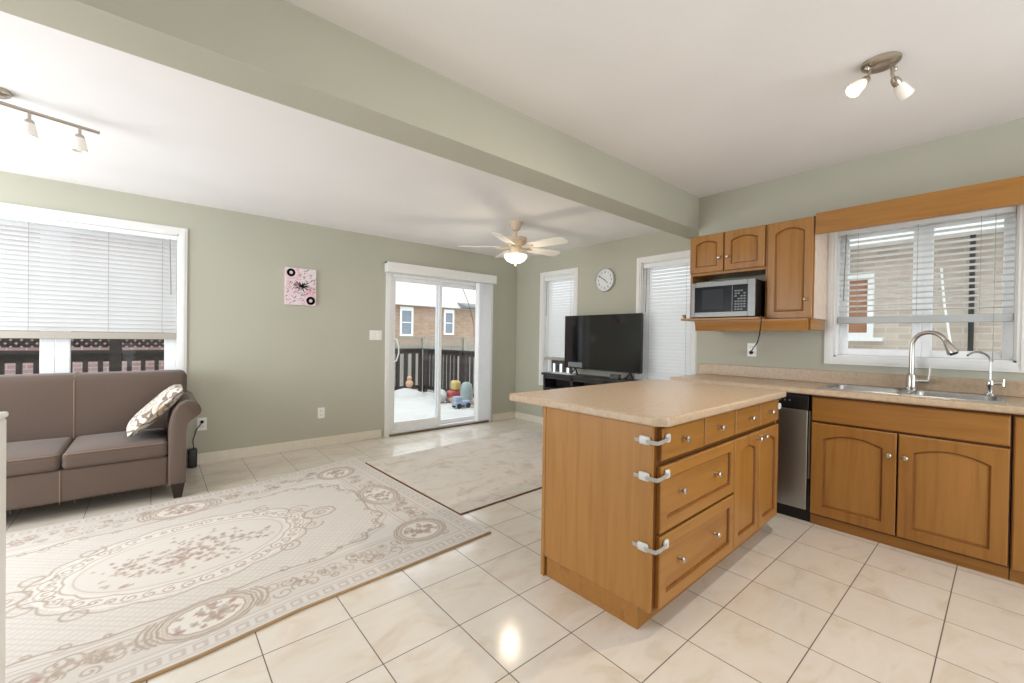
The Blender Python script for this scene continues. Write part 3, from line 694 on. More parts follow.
fn = thing('ceiling_fan', 'white ceiling fan with lit glass bowl near patio door', 'fan', (2.842, 3.31, ZL))
FC = Vector((2.842, 3.31, 0)); m_fan = plain('cream_fan_metal', (206, 186, 160), 0.4, var=0.03); m_blade = plain('fan_blade_white', (228, 224, 216), 0.45, var=0.03)
obj('canopy', MB().lathe([(0.068, ZL), (0.066, ZL-0.02), (0.05, ZL-0.05), (0.035, ZL-0.085), (0.016, ZL-0.095)], FC, 24), m_fan, fn)
obj('down_rod', MB().lathe([(0.012, ZL-0.09), (0.012, 2.262)], FC, 12), m_fan, fn)
obj('motor_housing', MB().lathe([(0.03, 2.275), (0.105, 2.266), (0.114, 2.255), (0.114, 2.218), (0.10, 2.208), (0.085, 2.19), (0.06, 2.178)], FC, 32), m_fan, fn)
obj('switch_housing', MB().lathe([(0.06, 2.18), (0.058, 2.12), (0.045, 2.095), (0.03, 2.09)], FC, 24), m_fan, fn)
m_bowl = emit('lit_glass_bowl', (1, 0.86, 0.62), 1.1)
bo = obj('glass_bowl', MB().lathe([(0.03, 2.092), (0.118, 2.088), (0.122, 2.08), (0.116, 2.058), (0.09, 2.028), (0.05, 2.01), (0.012, 2.004)], FC, 32), m_bowl, fn)
obj('finial', MB().lathe([(0.012, 2.005), (0.014, 1.998), (0.006, 1.99), (0.008, 1.982), (0.001, 1.976)], FC, 12), plain('brass', (180, 150, 90), 0.3, 1.0), fn)
for k in range(5):
    a = math.radians(36+72*k); d = view_r*math.cos(a) + view_f*math.sin(a); s = Vector((-d.y, d.x, 0)); pt = math.radians(-13)
    sp_ = s*math.cos(pt) + Vector((0, 0, math.sin(pt)))
    c0 = Vector((FC.x, FC.y, 2.168))
    prof = [(0.16, 0.045), (0.20, 0.058), (0.35, 0.066), (0.50, 0.070), (0.555, 0.064), (0.585, 0.045), (0.595, 0.015)]
    up = [c0+d*r_+sp_*w for r_, w in prof] + [c0+d*r_-sp_*w for r_, w in reversed(prof)]
    nn = Vector((0, 0, 1)); b_ = obj('blade', MB().loft([up, [p + nn*0.007 for p in up]]), m_blade, fn)
    obj('blade_iron', MB().tube([c0+d*0.08+Vector((0, 0, 0.0)), c0+d*0.13+Vector((0, 0, -0.008)), c0+d*0.21+Vector((0, 0, -0.004))], [0.012, 0.009, 0.012], 8), m_fan, b_)
bulb('fan_lamp', (FC.x, FC.y, 1.94), 7, (1, 0.85, 0.66), 0.08)

tk = thing('track_light', 'nickel track light with frosted shades on living room ceiling', 'lamp', (-0.75, 3.26, ZL))
A_ = Vector((-1.15, 3.12, 2.372)); B_ = Vector((-0.248, 3.391, 2.372)); dv = (B_-A_).normalized()
obj('bar', MB().tube([A_, B_], 0.009, 10), m_satin, tk)
mid = A_ + dv*0.555
obj('ceiling_plate', MB().lathe([(0.062, ZL-0.0005), (0.06, ZL-0.016), (0.045, ZL-0.026), (0.001, ZL-0.027)], (mid.x, mid.y, 0), 24), m_satin, tk)
obj('stem', MB().tube([(mid.x, mid.y, ZL-0.02), (mid.x, mid.y, 2.37)], 0.008, 8), m_satin, tk)
for q, lit in ((0.10, False), (0.26, False), (0.675, True), (0.862, False)):
    p = A_ + dv*q; c = Vector((p.x, p.y, 2.372))
    ar = obj('arm', MB().tube([c, c+Vector((0, 0, -0.055))], 0.007, 8), m_satin, tk)
    obj('collar', MB().lathe([(0.016, -0.045), (0.02, -0.055), (0.022, -0.07)], c, 16), m_satin, ar)
    obj('lamp_shade', MB().lathe([(0.021, -0.062), (0.026, -0.085), (0.033, -0.125), (0.034, -0.135), (0.031, -0.135), (0.024, -0.085)], c, 18), m_frost, tk)
    obj('bulb', MB().lathe([(0.01, -0.08), (0.022, -0.105), (0.022, -0.125), (0.001, -0.13)], c, 12), m_bulb if lit else m_frost, tk)
spot('track_lamp', A_ + dv*0.675 + Vector((0, 0, -0.14)), (0, 0, -1), 12, (1, 0.84, 0.62), 130)

# ------------------------------------------------------------------ sofa
so = thing('sofa', 'brown fabric three-seat sofa with rolled arms below the left window', 'sofa', (-0.74, 4.4, 0))
X0s, X1s = -1.555, 0.083; FY = 3.975
obj('base', MB().rbox(X0s-0.002, X1s+0.002, FY+0.012, 4.84, 0.112, 0.325, 0.02, mid=3), m_sofa, so, weld=True)
cw = (X1s-X0s)/3
wl = MB()
for k in range(3):
    a, b = X0s+cw*k+0.003, X0s+cw*(k+1)-0.003
    cu = obj('seat_cushion', MB().rbox(a, b, FY-0.005, 4.62, 0.325, 0.432, 0.03, crown=0.022), m_sofa, so, weld=True)
    p = MB()
    p.tube([(a+0.008, FY+0.02, 0.424), (a+0.03, FY+0.0, 0.425), (b-0.03, FY+0.0, 0.425), (b-0.008, FY+0.02, 0.424)], 0.005, 6)
    obj('piping', p, m_welt, cu)
bk = MB(); bkn = 10
bk.rbox(X0s-0.10, X1s+0.135, 4.58, 4.845, 0.40, 0.905, 0.05)
bko = obj('backrest', bk, m_sofa, so, weld=True)
sm = MB()
for k in (1, 2):
    x = X0s+cw*k; sm.tube([(x, 4.581, 0.42), (x, 4.579, 0.85), (x, 4.595, 0.89), (x, 4.63, 0.906), (x, 4.80, 0.906)], 0.004, 6)
obj('seam_piping', sm, m_welt, bko)
sm = MB()
for k in (1, 2):
    x = X0s+cw*k; sm.tube([(x-0.003, FY+0.011, 0.115), (x-0.003, FY+0.011, 0.32)], 0.004, 6)
obj('base_seam', sm, m_welt, so)
prof = [(0.0, 0.112), (0.0, 0.50), (0.006, 0.57), (0.025, 0.645), (0.060, 0.70), (0.105, 0.722), (0.150, 0.712), (0.180, 0.685), (0.190, 0.650), (0.180, 0.615), (0.155, 0.592), (0.125, 0.575), (0.108, 0.545), (0.102, 0.48), (0.102, 0.112)]
for s, xb in ((1, X1s), (-1, X0s)):
    pts = [(xb+s*p[0], p[1]) for p in prof]
    mpR = lambda u, v, w: Vector((u, w, v))
    ctr = (sum(p[0] for p in pts)/len(pts), sum(p[1] for p in pts)/len(pts))
    ins = [(ctr[0]+(p[0]-ctr[0])*0.90, ctr[1]+(p[1]-ctr[1])*0.97) for p in pts]
    am = MB().loft([[mpR(p[0], p[1], FY-0.022) for p in ins], [mpR(p[0], p[1], FY-0.015) for p in [(ctr[0]+(q[0]-ctr[0])*0.97, ctr[1]+(q[1]-ctr[1])*0.99) for q in pts]], [mpR(p[0], p[1], FY) for p in pts], [mpR(p[0], p[1], 4.80) for p in pts]])
    ao = obj('arm', am, m_sofa, so, ang=50)
    obj('piping', MB().tube([mpR(ctr[0]+(p[0]-ctr[0])*0.985, p[1], FY-0.010) for p in pts[0:10]], 0.0045, 6), m_sofa, ao)
for x in (X1s+0.055, X0s-0.055):
    for y in (FY+0.04, 4.77):
        obj('leg', MB().loft([[Vector((x+a*h_, y+b*h_, z)) for a, b in ((-1, -1), (1, -1), (1, 1), (-1, 1))] for h_, z in ((0.024, 0.0), (0.042, 0.113))]), m_legdark, so, bevel=0.002)
fz = MB()
for k in range(46):
    x = X0s+0.02+(X1s-X0s-0.04)*k/45+random.uniform(-.008, .008); L_ = random.uniform(0.006, 0.02)
    fz.tube([(x, FY+0.02, 0.116), (x+random.uniform(-.005, .005), FY+0.02, 0.112-L_)], 0.0014, 4)
o = obj('loose_threads', fz, m_welt, so); o['kind'] = 'stuff'

n = NB('paisley_cushion_cloth'); v = n.mapping(n.tc.outputs['Object'], (9, 9, 9))
vo = n.N.new('ShaderNodeTexVoronoi'); n.L(v, vo.inputs['Vector']); vo.inputs['Scale'].default_value = 0.85
rings = n.math('SINE', n.math('MULTIPLY', n.math('ADD', vo.outputs['Distance'], n.math('MULTIPLY', n.noise(v, 1.6, 3), 0.25)), 26))
c_ = n.mix(n.ramp(rings, [(0.45, 0.0), (0.6, 1.0)]), lin((206, 202, 194)), lin((134, 118, 104)))
c_ = n.mix(n.ramp(n.noise(v, 0.9, 3), [(0.56, 0.0), (0.66, 0.7)]), c_, lin((186, 160, 128)))
c_ = n.mix(n.ramp(n.noise(n.mapping(v, loc=(4, 2, 7)), 2.2, 3), [(0.62, 0.0), (0.68, 0.8)]), c_, lin((96, 80, 72)))
n.bump(n.noise(n.tc.outputs['Object'], 300, 2), 0.2); m_pil = n.set(c_, 0.85, spec=0.15)
pm = MB(); N_ = 18; U_ = Vector((0.695, 0.0, 0.719)).normalized(); V_ = Vector((0, 1, 0)); V_ = (V_-U_*V_.dot(U_)).normalized(); Nn = U_.cross(V_).normalized()
if Nn.x > 0: Nn = -Nn
C_ = Vector((0.010, 4.26, 0.645))
for sgn in (1, -1):
    vs = []; fs_ = []
    for i in range(N_+1):
        for j in range(N_+1):
            a, b = 2*i/N_-1, 2*j/N_-1
            t = 0.055*math.sqrt(max(0, (1-a**4)*(1-b**4))); k = 1-0.06*(a*a*b*b) - 0.03*((1-a*a)*b*b+(1-b*b)*a*a)
            vs.append(C_+U_*0.235*a*k+V_*0.225*b*k+Nn*t*sgn)
    for i in range(N_):
        for j in range(N_):
            q = (i*(N_+1)+j, i*(N_+1)+j+1, (i+1)*(N_+1)+j+1, (i+1)*(N_+1)+j); fs_.append(q if sgn > 0 else q[::-1])
    pm.add(vs, fs_)
tag(obj('throw_pillow', pm, m_pil, weld=True), 'grey and tan paisley throw pillow leaning on the sofa arm', 'pillow')
pb = thing('power_adapter', 'black power adapter box on the floor beside the sofa', 'adapter', (0.285, 4.84, 0))
obj('case', MB().rbox(0.235, 0.305, 4.80, 4.87, 0.0, 0.17, 0.012, mid=2), m_dark, pb)
obj('cable', MB().tube([(0.28, 4.84, 0.165), (0.275, 4.86, 0.24), (0.30, 4.875, 0.33), (0.338, 4.885, 0.385), (0.343, 4.895, 0.398)], 0.004, 6).lathe([(0.013, 0), (0.014, 0.012), (0.006, 0.02)], (0.345, 4.9015, 0.399), 10, (0, -1, 0)), m_rubber, pb)

# ------------------------------------------------------------------ rugs
RL, RW, ST = 2.80, 2.06, 0.005
IVORY, LINE, TAUPE, ROSE, PALE, GREYB = [np.array(lin(c)) for c in ((214, 209, 204), (166, 150, 136), (190, 177, 164), (172, 134, 128), (224, 218, 212), (182, 176, 168))]
NU, NV = int(RL/ST), int(RW/ST)
gu, gv = np.meshgrid((np.arange(NU+1))*RL/NU, (np.arange(NV+1))*RW/NV, indexing='ij')
img = np.ones((NU+1, NV+1, 3))*IVORY
def blendm(mask, c): img[:] = img*(1-mask[..., None]) + c*mask[..., None]
def stamp(u, v, r, c, a=1.0):
    i0, i1 = max(0, int((u-r-ST)/ST)), min(NU, int((u+r+ST)/ST)+1); j0, j1 = max(0, int((v-r-ST)/ST)), min(NV, int((v+r+ST)/ST)+1)
    if i1 <= i0 or j1 <= j0: return
    d = np.hypot(gu[i0:i1+1, j0:j1+1]-u, gv[i0:i1+1, j0:j1+1]-v); m = np.clip((r-d)/ST+0.5, 0, 1)*a
    img[i0:i1+1, j0:j1+1] = img[i0:i1+1, j0:j1+1]*(1-m[..., None]) + c*m[..., None]
def stroke(pts, w, c, a=1.0):
    pts = np.array(pts); 
    for p, q in zip(pts[:-1], pts[1:]):
        k = max(1, int(np.hypot(*(q-p))/(w*0.8)))
        for t in range(k): stamp(*(p+(q-p)*t/k), w, c, a)
def oval(cu, cv, ru, rv, n=90, wob=0.0, lob=12, rot=0.0, t0=0, t1=2*PI):
    t = np.linspace(t0, t1, n); k = 1+wob*np.abs(np.sin(lob*t/2)); a, b = ru*k*np.cos(t), rv*k*np.sin(t)
    return np.stack([cu+a*math.cos(rot)-b*math.sin(rot), cv+a*math.sin(rot)+b*math.cos(rot)], 1)
rg = random.Random(11)
def scroll(u, v, r, turns, a0, hand, c, w=0.006):
    t = np.linspace(0, 1, 36); ang = a0+hand*t*turns*2*PI; rr = r*(1-0.8*t)
    stroke(np.stack([u+rr*np.cos(ang), v+rr*np.sin(ang)], 1), w, c, 0.8)
def flower(u, v, r, c):
    for k in range(6):
        a = k*PI/3+rg.random(); stamp(u+r*0.6*math.cos(a), v+r*0.6*math.sin(a), r*0.48, c*(0.9+0.25*rg.random()), 0.75)
    stamp(u, v, r*0.35, c*0.75, 0.8)
    for k in range(4):
        a = rg.random()*2*PI; stroke([(u+r*math.cos(a), v+r*math.sin(a)), (u+1.8*r*math.cos(a+.3), v+1.8*r*math.sin(a+.3))], r*0.28, LINE, 0.7)
# field: diamond lattice inside a scalloped frame
cu, cv = RL/2, RW/2
fm = ((np.abs(gu-cu)/(cu-0.40))**4 + (np.abs(gv-cv)/(cv-0.40))**4) < 1
lat = (np.abs(np.sin((gu+gv)*PI/0.042)) < 0.30) | (np.abs(np.sin((gu-gv)*PI/0.042)) < 0.30)
blendm((fm & lat)*0.5, TAUPE)
th_ = np.linspace(0, 2*PI, 420)
sq = lambda k: np.stack([cu+np.sign(np.cos(th_))*np.abs(np.cos(th_))**0.5*(cu-0.39)*k(th_), cv+np.sign(np.sin(th_))*np.abs(np.sin(th_))**0.5*(cv-0.39)*k(th_)], 1)
stroke(sq(lambda t: 1+0.025*np.sin(18*t)), 0.006, LINE, 0.9); stroke(sq(lambda t: 1.03+0.014*np.sin(18*t+1)), 0.004, TAUPE, 0.9)
for k in range(0, 420, 7):
    p = sq(lambda t: 0.985+0.02*np.sin(18*t))[k]; scroll(p[0], p[1], rg.uniform(0.018, 0.034), 1.1, rg.random()*6, 1 if k % 2 else -1, LINE, 0.004)
# medallion
blendm((((gu-cu)/0.60)**2+((gv-cv)/0.46)**2 < 1)*1.0, PALE)
blendm((((gu-cu)/0.48)**2+((gv-cv)/0.34)**2 < 1)*0.22, GREYB*1.15)
stroke(oval(cu, cv, 0.60, 0.46, 220, 0.06, 16), 0.005, LINE, 0.7); stroke(oval(cu, cv, 0.56, 0.42, 220, 0.05, 20), 0.004, TAUPE)
stroke(oval(cu, cv, 0.49, 0.35, 180, 0.04, 14), 0.004, LINE, 0.7); stroke(oval(cu, cv, 0.46, 0.32, 150), 0.003, TAUPE, 0.8)
for k in range(46):
    a = 2*PI*k/46; scroll(cu+0.545*math.cos(a), cv+0.405*math.sin(a), rg.uniform(0.02, 0.038), 1.2, rg.random()*6, rg.choice((-1, 1)), LINE, 0.004)
for q in (-1, 1):
    stroke(oval(cu+q*0.70, cv, 0.10, 0.075, 60, 0.1, 8), 0.006, LINE); scroll(cu+q*0.71, cv, 0.06, 1.5, 0, q, LINE, 0.004); flower(cu+q*0.69, cv, 0.018, TAUPE)
    for w in (-1, 1): scroll(cu+q*0.60, cv+w*0.16, 0.075, 1.3, 0, q*w, LINE, 0.005); scroll(cu+q*0.42, cv+w*0.36, 0.065, 1.4, 1, q*w, LINE, 0.005)
for k in range(230):
    a, b = rg.gauss(0, 0.20), rg.gauss(0, 0.11)
    if (a/0.42)**2+(b/0.28)**2 < 1: flower(cu+a, cv+b, rg.uniform(0.006, 0.015), rg.choice([ROSE, ROSE, TAUPE, GREYB, LINE, TAUPE]))
# border band
i1, i2, i3 = 0.095, 0.125, 0.33
dE = np.minimum(np.minimum(gu, RL-gu), np.minimum(gv, RW-gv))
blendm(((dE > i2) & (dE < i3))*0.20, TAUPE)
for dd, w in ((i1, 0.004), (i2, 0.004), (i3, 0.005), (i3+0.025, 0.003), (0.022, 0.003)): blendm(np.clip(1.2-np.abs(dE-dd)/w, 0, 1)*0.75, LINE)
along = np.where((gv < i1) | (gv > RW-i1), gu, gv)
key = (np.mod(along, 0.07) < 0.05) & (np.abs(dE-0.058) < 0.024) & ~((np.mod(along, 0.07) > 0.012) & (np.mod(along, 0.07) < 0.038) & (np.abs(dE-0.055) < 0.013))
blendm(key*0.5, LINE)
def bpt(q, d):
    """point on the border mid-line: q metres along it, d inwards"""
    P = [(RL-2*d), (RW-2*d)]; per = 2*(P[0]+P[1]); q = q % per
    if q < P[0]: return d+q, d
    q -= P[0]
    if q < P[1]: return RL-d, d+q
    q -= P[1]
    if q < P[0]: return RL-d-q, RW-d
    return d, RW-d-(q-P[0])
q_ = 0.0
while q_ < 2*(RL+RW)-1.0:
    u, v = bpt(q_, 0.228+rg.uniform(-0.07, 0.07)); scroll(u, v, rg.uniform(0.022, 0.05), rg.uniform(0.8, 1.6), rg.random()*6, rg.choice((-1, 1)), rg.choice([LINE, LINE, TAUPE]), 0.004)
    if rg.random() < 0.5: flower(u, v+rg.uniform(-.03, .03), rg.uniform(0.008, 0.017), rg.choice([ROSE, TAUPE, GREYB, ROSE, LINE]))
    q_ += 0.022
def cartouche(u, v, ru, rv):
    blendm(((gu-u)/(ru*1.12))**2+((gv-v)/(rv*1.12))**2 < 1.0, PALE)
    for k, w, c in ((1.1, 0.004, LINE), (1.0, 0.007, LINE), (0.9, 0.004, TAUPE), (0.82, 0.004, LINE)): stroke(oval(u, v, ru*k, rv*k, 110, 0.03, 16), w, c)
    for k in range(44):
        a, b = rg.gauss(0, 0.4), rg.gauss(0, 0.4)
        if a*a+b*b < 0.55: flower(u+a*ru, v+b*rv, rg.uniform(0.008, 0.016), rg.choice([ROSE, ROSE, LINE, GREYB]))
for u in (0.31, RL-0.31):
    for v in (0.31, RW-0.31): cartouche(u, v, 0.145, 0.135)
for v in (0.26, RW-0.26):
    cartouche(cu, v, 0.165, 0.13)
    for k in (-1, 1):
        for w in (1, 1.12): stroke(oval(cu, v, 0.205*w, 0.16, 40, t0=(-0.6 if k > 0 else PI-0.6), t1=(0.6 if k > 0 else PI+0.6)), 0.005, LINE)
for u in (0.25, RL-0.25): cartouche(u, cv, 0.125, 0.19)
img[:] = IVORY + (img-IVORY)*0.88
yf = lambda x: np.interp(x, (-1.6, -0.67, -0.17, 0.51, 1.0, 1.54), (3.855, 3.863, 3.885, 3.95, 4.08, 4.21))
yn = lambda x: np.interp(x, (-1.6, -0.06, 0.138, 0.50, 1.605), (1.90, 1.955, 1.968, 2.025, 2.088))
def rug_obj(name, label, U, V, posf, colors, mat, edge, th):
    nu, nv = U, V; x, y, z = posf
    top = np.stack([x, y, z], -1).reshape(-1, 3)
    me = bpy.data.meshes.new(name); n1 = nv+1
    idx = np.arange((nu+1)*(nv+1)).reshape(nu+1, nv+1)
    quads = np.stack([idx[:-1, :-1], idx[1:, :-1], idx[1:, 1:], idx[:-1, 1:]], -1).reshape(-1, 4)
    o0 = Vector((float(x.mean()), float(y.mean()), 0))
    me.vertices.add(len(top)); me.vertices.foreach_set('co', (top-np.array(o0)).astype(np.float32).ravel())
    me.loops.add(quads.size); me.loops.foreach_set('vertex_index', quads.ravel().astype(np.int32))
    me.polygons.add(len(quads)); me.polygons.foreach_set('loop_start', (np.arange(len(quads))*4).astype(np.int32))
    me.update(calc_edges=True); me.validate()
    me.polygons.foreach_set('use_smooth', [True]*len(me.polygons))
    if colors is not None:
        at = me.color_attributes.new('pile', 'FLOAT_COLOR', 'POINT'); c4 = np.ones((len(top), 4), np.float32); c4[:, :3] = colors.reshape(-1, 3); at.data.foreach_set('color', c4.ravel())
    me.materials.append(mat)
    root = thing(name, label, 'rug', o0)
    ob = bpy.data.objects.new('pile', me); COL.objects.link(ob); ob.parent = root
    per = [(i, 0) for i in range(0, nu, 4)] + [(nu, j) for j in range(0, nv, 4)] + [(i, nv) for i in range(nu, 0, -4)] + [(0, j) for j in range(nv, 0, -4)]
    t = [Vector((float(x[i, j]), float(y[i, j]), th)) for i, j in per]; c = o0
    mb = MB()
    lo = []
    for k, p in enumerate(t):
        q = t[(k+1) % len(t)]-t[k-1]; nrm = Vector((q.y, -q.x, 0)).normalized(); lo.append((p, nrm))
    mb.loft([[p+nr*0.0 for p, nr in lo], [p+nr*0.007+Vector((0, 0, -th*0.35)) for p, nr in lo], [p+nr*0.006+Vector((0, 0, -th+0.0005)) for p, nr in lo], [p-nr*0.02+Vector((0, 0, -th+0.0005)) for p, nr in lo]], False, False)
    obj('bound_edge', mb, edge, root)
    return root
n = NB('ivory_floral_pile'); va_ = n.N.new('ShaderNodeVertexColor'); va_.layer_name = 'pile'
f = n.noise(n.pos(), 260, 2); c_ = n.mix(n.math('MULTIPLY', f, 0.22), va_.outputs[0], lin((170, 158, 146))); n.bump(f, 0.5, 0.002)
m_rug = n.set(c_, 0.95, spec=0.05); m_rugedge = plain('brown_rug_binding', (168, 140, 104), 0.9)
U01, V01 = gu/RL, gv/RW
yy0 = 1.90 + V01*2.1
xx = -1.235 + U01*(1.605-0.043*(yy0-2.088)+1.235)
yy = yn(xx)+(yf(xx)-yn(xx))*V01
rug_obj('floral_rug', 'large ivory rug with floral medallion in front of the sofa', NU, NV, (xx, yy, np.full_like(xx, 0.013)+0.0015*np.sin(xx*3)*np.sin(yy*2.5)), img, m_rug, m_rugedge, 0.013)
n = NB('beige_mottled_pile'); f1 = n.noise(n.mapping(n.pos(), (1, 2.2, 1)), 3.2, 6, 0.65, 0.8); f2 = n.noise(n.mapping(n.pos(), (2, 1, 1), (5, 3, 0)), 4.5, 5, 0.6, 1.0)
c_ = n.ramp(f1, [(0.28, lin((186, 174, 160))), (0.45, lin((208, 201, 192))), (0.62, lin((213, 207, 199))), (0.78, lin((192, 182, 170)))])
c_ = n.mix(n.ramp(f2, [(0.55, 0.0), (0.68, 0.55)]), c_, lin((184, 158, 146))); n.bump(n.noise(n.pos(), 260, 2), 0.5, 0.002); m_rug2 = n.set(c_, 0.95, spec=0.05)
a2, b2 = np.meshgrid(np.linspace(0, 1, 61), np.linspace(0, 1, 49), indexing='ij')
x2 = 1.620 - 0.060*b2 + a2*(2.16+0.06*b2); y2 = 2.432 + a2*0.085 + b2*(1.555+0.12*a2)
rug_obj('mottled_rug', 'beige and grey mottled rug between floral rug and television', 60, 48, (x2, y2, np.full_like(x2, 0.011)), None, m_rug2, plain('dark_rug_binding', (120, 88, 60), 0.9), 0.011)

# ------------------------------------------------------------------ television corner
m_bb = plain('black_brown_wood', (44, 40, 40), 0.35, var=0.2, scale=40)
CX0, CX1, CY0, CY1 = 3.99, 4.225, 2.5, 4.04
cs = thing('tv_console', 'black-brown console with open compartments under the television', 'console', (4.1, 3.27, 0))
obj('top', MB().box(CX0-0.02, CX1, CY0-0.02, CY1+0.02, 0.745, 0.775), m_bb, cs, bevel=0.004)
obj('bottom', MB().box(CX0, CX1, CY0, CY1, 0.17, 0.20), m_bb, cs)
obj('back', MB().box(CX1-0.012, CX1, CY0, CY1, 0.20, 0.745), m_bb, cs)
obj('rail', MB().box(CX0, CX0+0.02, CY0, CY1, 0.70, 0.745), m_bb, cs)
for y in (CY0, 2.99, 3.52, CY1-0.03): obj('divider', MB().box(CX0, CX1-0.012, y, y+0.03, 0.20, 0.745), m_bb, cs)
for y in ((CY0+0.03, 2.99), (3.02, 3.52), (3.55, CY1-0.03)): obj('shelf', MB().box(CX0+0.01, CX1-0.012, y[0], y[1], 0.56, 0.578), m_bb, cs)
for y in (CY0+0.035, CY1-0.035):
    for x in (CX0+0.03, CX1-0.04):
        obj('leg', MB().loft([[Vector((x+a*q, y+b*q, z)) for a, b in ((-1, -1), (1, -1), (1, 1), (-1, 1))] for q, z in ((0.018, 0.0), (0.030, 0.17))]), m_bb, cs)
TX = 4.06
k_ = TX/3.95
tv = thing('television', 'flat black television standing on the dark console', 'television', (TX, 3.13, 0.775))
TY0, TY1, TZ0, TZ1 = 2.594, 3.722, 0.856, 1.524
obj('housing', MB().rbox(TX+0.004, TX+0.045, TY0+0.004, TY1-0.004, TZ0+0.004, TZ1-0.004, 0.008, mid=2), m_dark, tv)
obj('screen', MB().box(TX, TX+0.004, TY0+0.006, TY1-0.006, TZ0+0.014, TZ1-0.006), plain('screen_glass', (7, 9, 13), 0.06, spec=0.7, var=0.02), tv)
bz = MB()
for q in ((TY0, TY0+0.006, TZ0, TZ1), (TY1-0.006, TY1, TZ0, TZ1), (TY0, TY1, TZ1-0.006, TZ1), (TY0, TY1, TZ0, TZ0+0.014)): bz.box(TX-0.002, TX+0.01, *q)
obj('bezel', bz, m_dark, tv)
for yc in (2.74, 3.55):
    obj('foot', MB().tube([(TX-0.01, yc-0.055, 0.785), (TX+0.01, yc-0.02, 0.83), (TX+0.02, yc, 0.862), (TX+0.01, yc+0.02, 0.83), (TX-0.01, yc+0.055, 0.785)], 0.010, 6), m_rubber, tv)
obj('sticker', MB().box(TX-0.0006, TX, 3.43, 3.66, 0.875, 0.935), plain('grey_film', (120, 124, 130), 0.3), tv)
sbx = tag(obj('media_box', MB().rbox(3.985, 4.035, 2.83, 2.95, 0.776, 0.832, 0.006, mid=2), plain('dark_grey_plastic', (66, 68, 72), 0.4)), 'small dark grey box on console under right side of television', 'box')
ck = thing('wall_clock', 'round silver-rimmed white wall clock between the two narrow windows', 'clock', (XB, 3.228, 1.82))
cc_ = (XB-0.001, 3.228, 1.962)
obj('rim', MB().lathe([(0.146, 0), (0.146, 0.03), (0.142, 0.040), (0.136, 0.040), (0.132, 0.02)], cc_, 40, (-1, 0, 0)), plain('clock_rim', (196, 198, 200), 0.35, 0.3), ck)
obj('dial', MB().lathe([(0.134, 0.018), (0.133, 0.022), (0.001, 0.022)], cc_, 40, (-1, 0, 0)), plain('clock_dial_white', (250, 250, 250), 0.5, var=0.01), ck)
mk = MB(); mpC = lambda u, v, w: Vector((XB-0.001-0.022-w, 3.228-u, 1.962+v))
def bar(mb, ang, r0, r1, w, h0, h1):
    s, c = math.sin(ang), math.cos(ang)
    P = [(r0*s-w*c, r0*c+w*s), (r0*s+w*c, r0*c-w*s), (r1*s+w*c, r1*c-w*s), (r1*s-w*c, r1*c+w*s)]
    mb.loft([[mpC(*p, h0) for p in P], [mpC(*p, h1) for p in P]]); return mb
# hour numerals as seven-stroke figures
SEG = {'0': 'abcdef', '1': 'bc', '2': 'abged', '3': 'abgcd', '4': 'fgbc', '5': 'afgcd', '6': 'afgedc', '7': 'abc', '8': 'abcdefg', '9': 'abfgcd'}
def numeral(mb, txt, cx, cy, h):
    w = h*0.5; t = h*0.085
    for i, ch in enumerate(txt):
        ox = cx+(i-(len(txt)-1)/2)*w*1.35
        for sname in SEG[ch]:
            q = {'a': (-w/2, w/2, h/2-t, h/2+t), 'd': (-w/2, w/2, -h/2-t, -h/2+t), 'g': (-w/2, w/2, -t, t), 'b': (w/2-t, w/2+t, 0, h/2), 'c': (w/2-t, w/2+t, -h/2, 0), 'f': (-w/2-t, -w/2+t, 0, h/2), 'e': (-w/2-t, -w/2+t, -h/2, 0)}[sname]
            if ch == '1': q = (-t, t, q[2], q[3])
            boxm(mb, mpC, ox+q[0], ox+q[1], cy+q[2], cy+q[3], 0.0002, 0.0008)
for hn in range(1, 13): numeral(mk, str(hn), 0.098*math.sin(hn*PI/6), 0.098*math.cos(hn*PI/6), 0.024)
for hn in range(60): bar(mk, hn*PI/30, 0.118, 0.124, 0.0008, 0.0002, 0.0008)
obj('numerals', mk, plain('grey_print', (90, 90, 92), 0.6), ck)
obj('minute_hand', bar(MB(), math.radians(-58), -0.015, 0.10, 0.0035, 0.005, 0.007), m_rubber, ck)
obj('hour_hand', bar(MB(), math.radians(-58+190), -0.015, 0.06, 0.0035, 0.002, 0.004), m_rubber, ck)
obj('lens', MB().lathe([(0.128, 0.0395), (0.128, 0.0405)], cc_, 40, (-1, 0, 0)), m_glass, ck)

# canvas picture
cp = thing('canvas_picture', 'small pink and white splatter canvas with two black rings', 'picture', mpA(1.19, 1.545, 0))
PU0, PU1, PV0, PV1 = 1.034, 1.338, 1.548, 1.940
n = NB('pink_splatter_paint'); f = n.noise(n.mapping(n.tc.outputs['Object'], (1, 1, 1), rot=(0, 0.7, 0)), 9, 4, 0.6, 1.5)
m_canvas = n.set(n.ramp(f, [(0.40, lin((226, 218, 220))), (0.52, lin((228, 206, 212))), (0.62, lin((222, 172, 188))), (0.75, lin((230, 224, 224)))]), 0.8)
obj('canvas', boxm(MB(), mpA, PU0, PU1, PV0, PV1, 0, 0.022), m_canvas, cp, bevel=0.002)
for (u, v, r_) in ((1.090, 1.886, 0.037), (1.285, 1.600, 0.040)):
    obj('black_ring', MB().ring([(r_*1.12, 0.0221), (r_*1.12, 0.0232), (r_*0.45, 0.0232), (r_*0.45, 0.0221)], Vector((u, YA, v)), 28, (0, -1, 0)), plain('matt_black_paint', (8, 8, 9), 0.8, spec=0.1), cp)
rp = random.Random(5); dk = MB(); pk = MB()
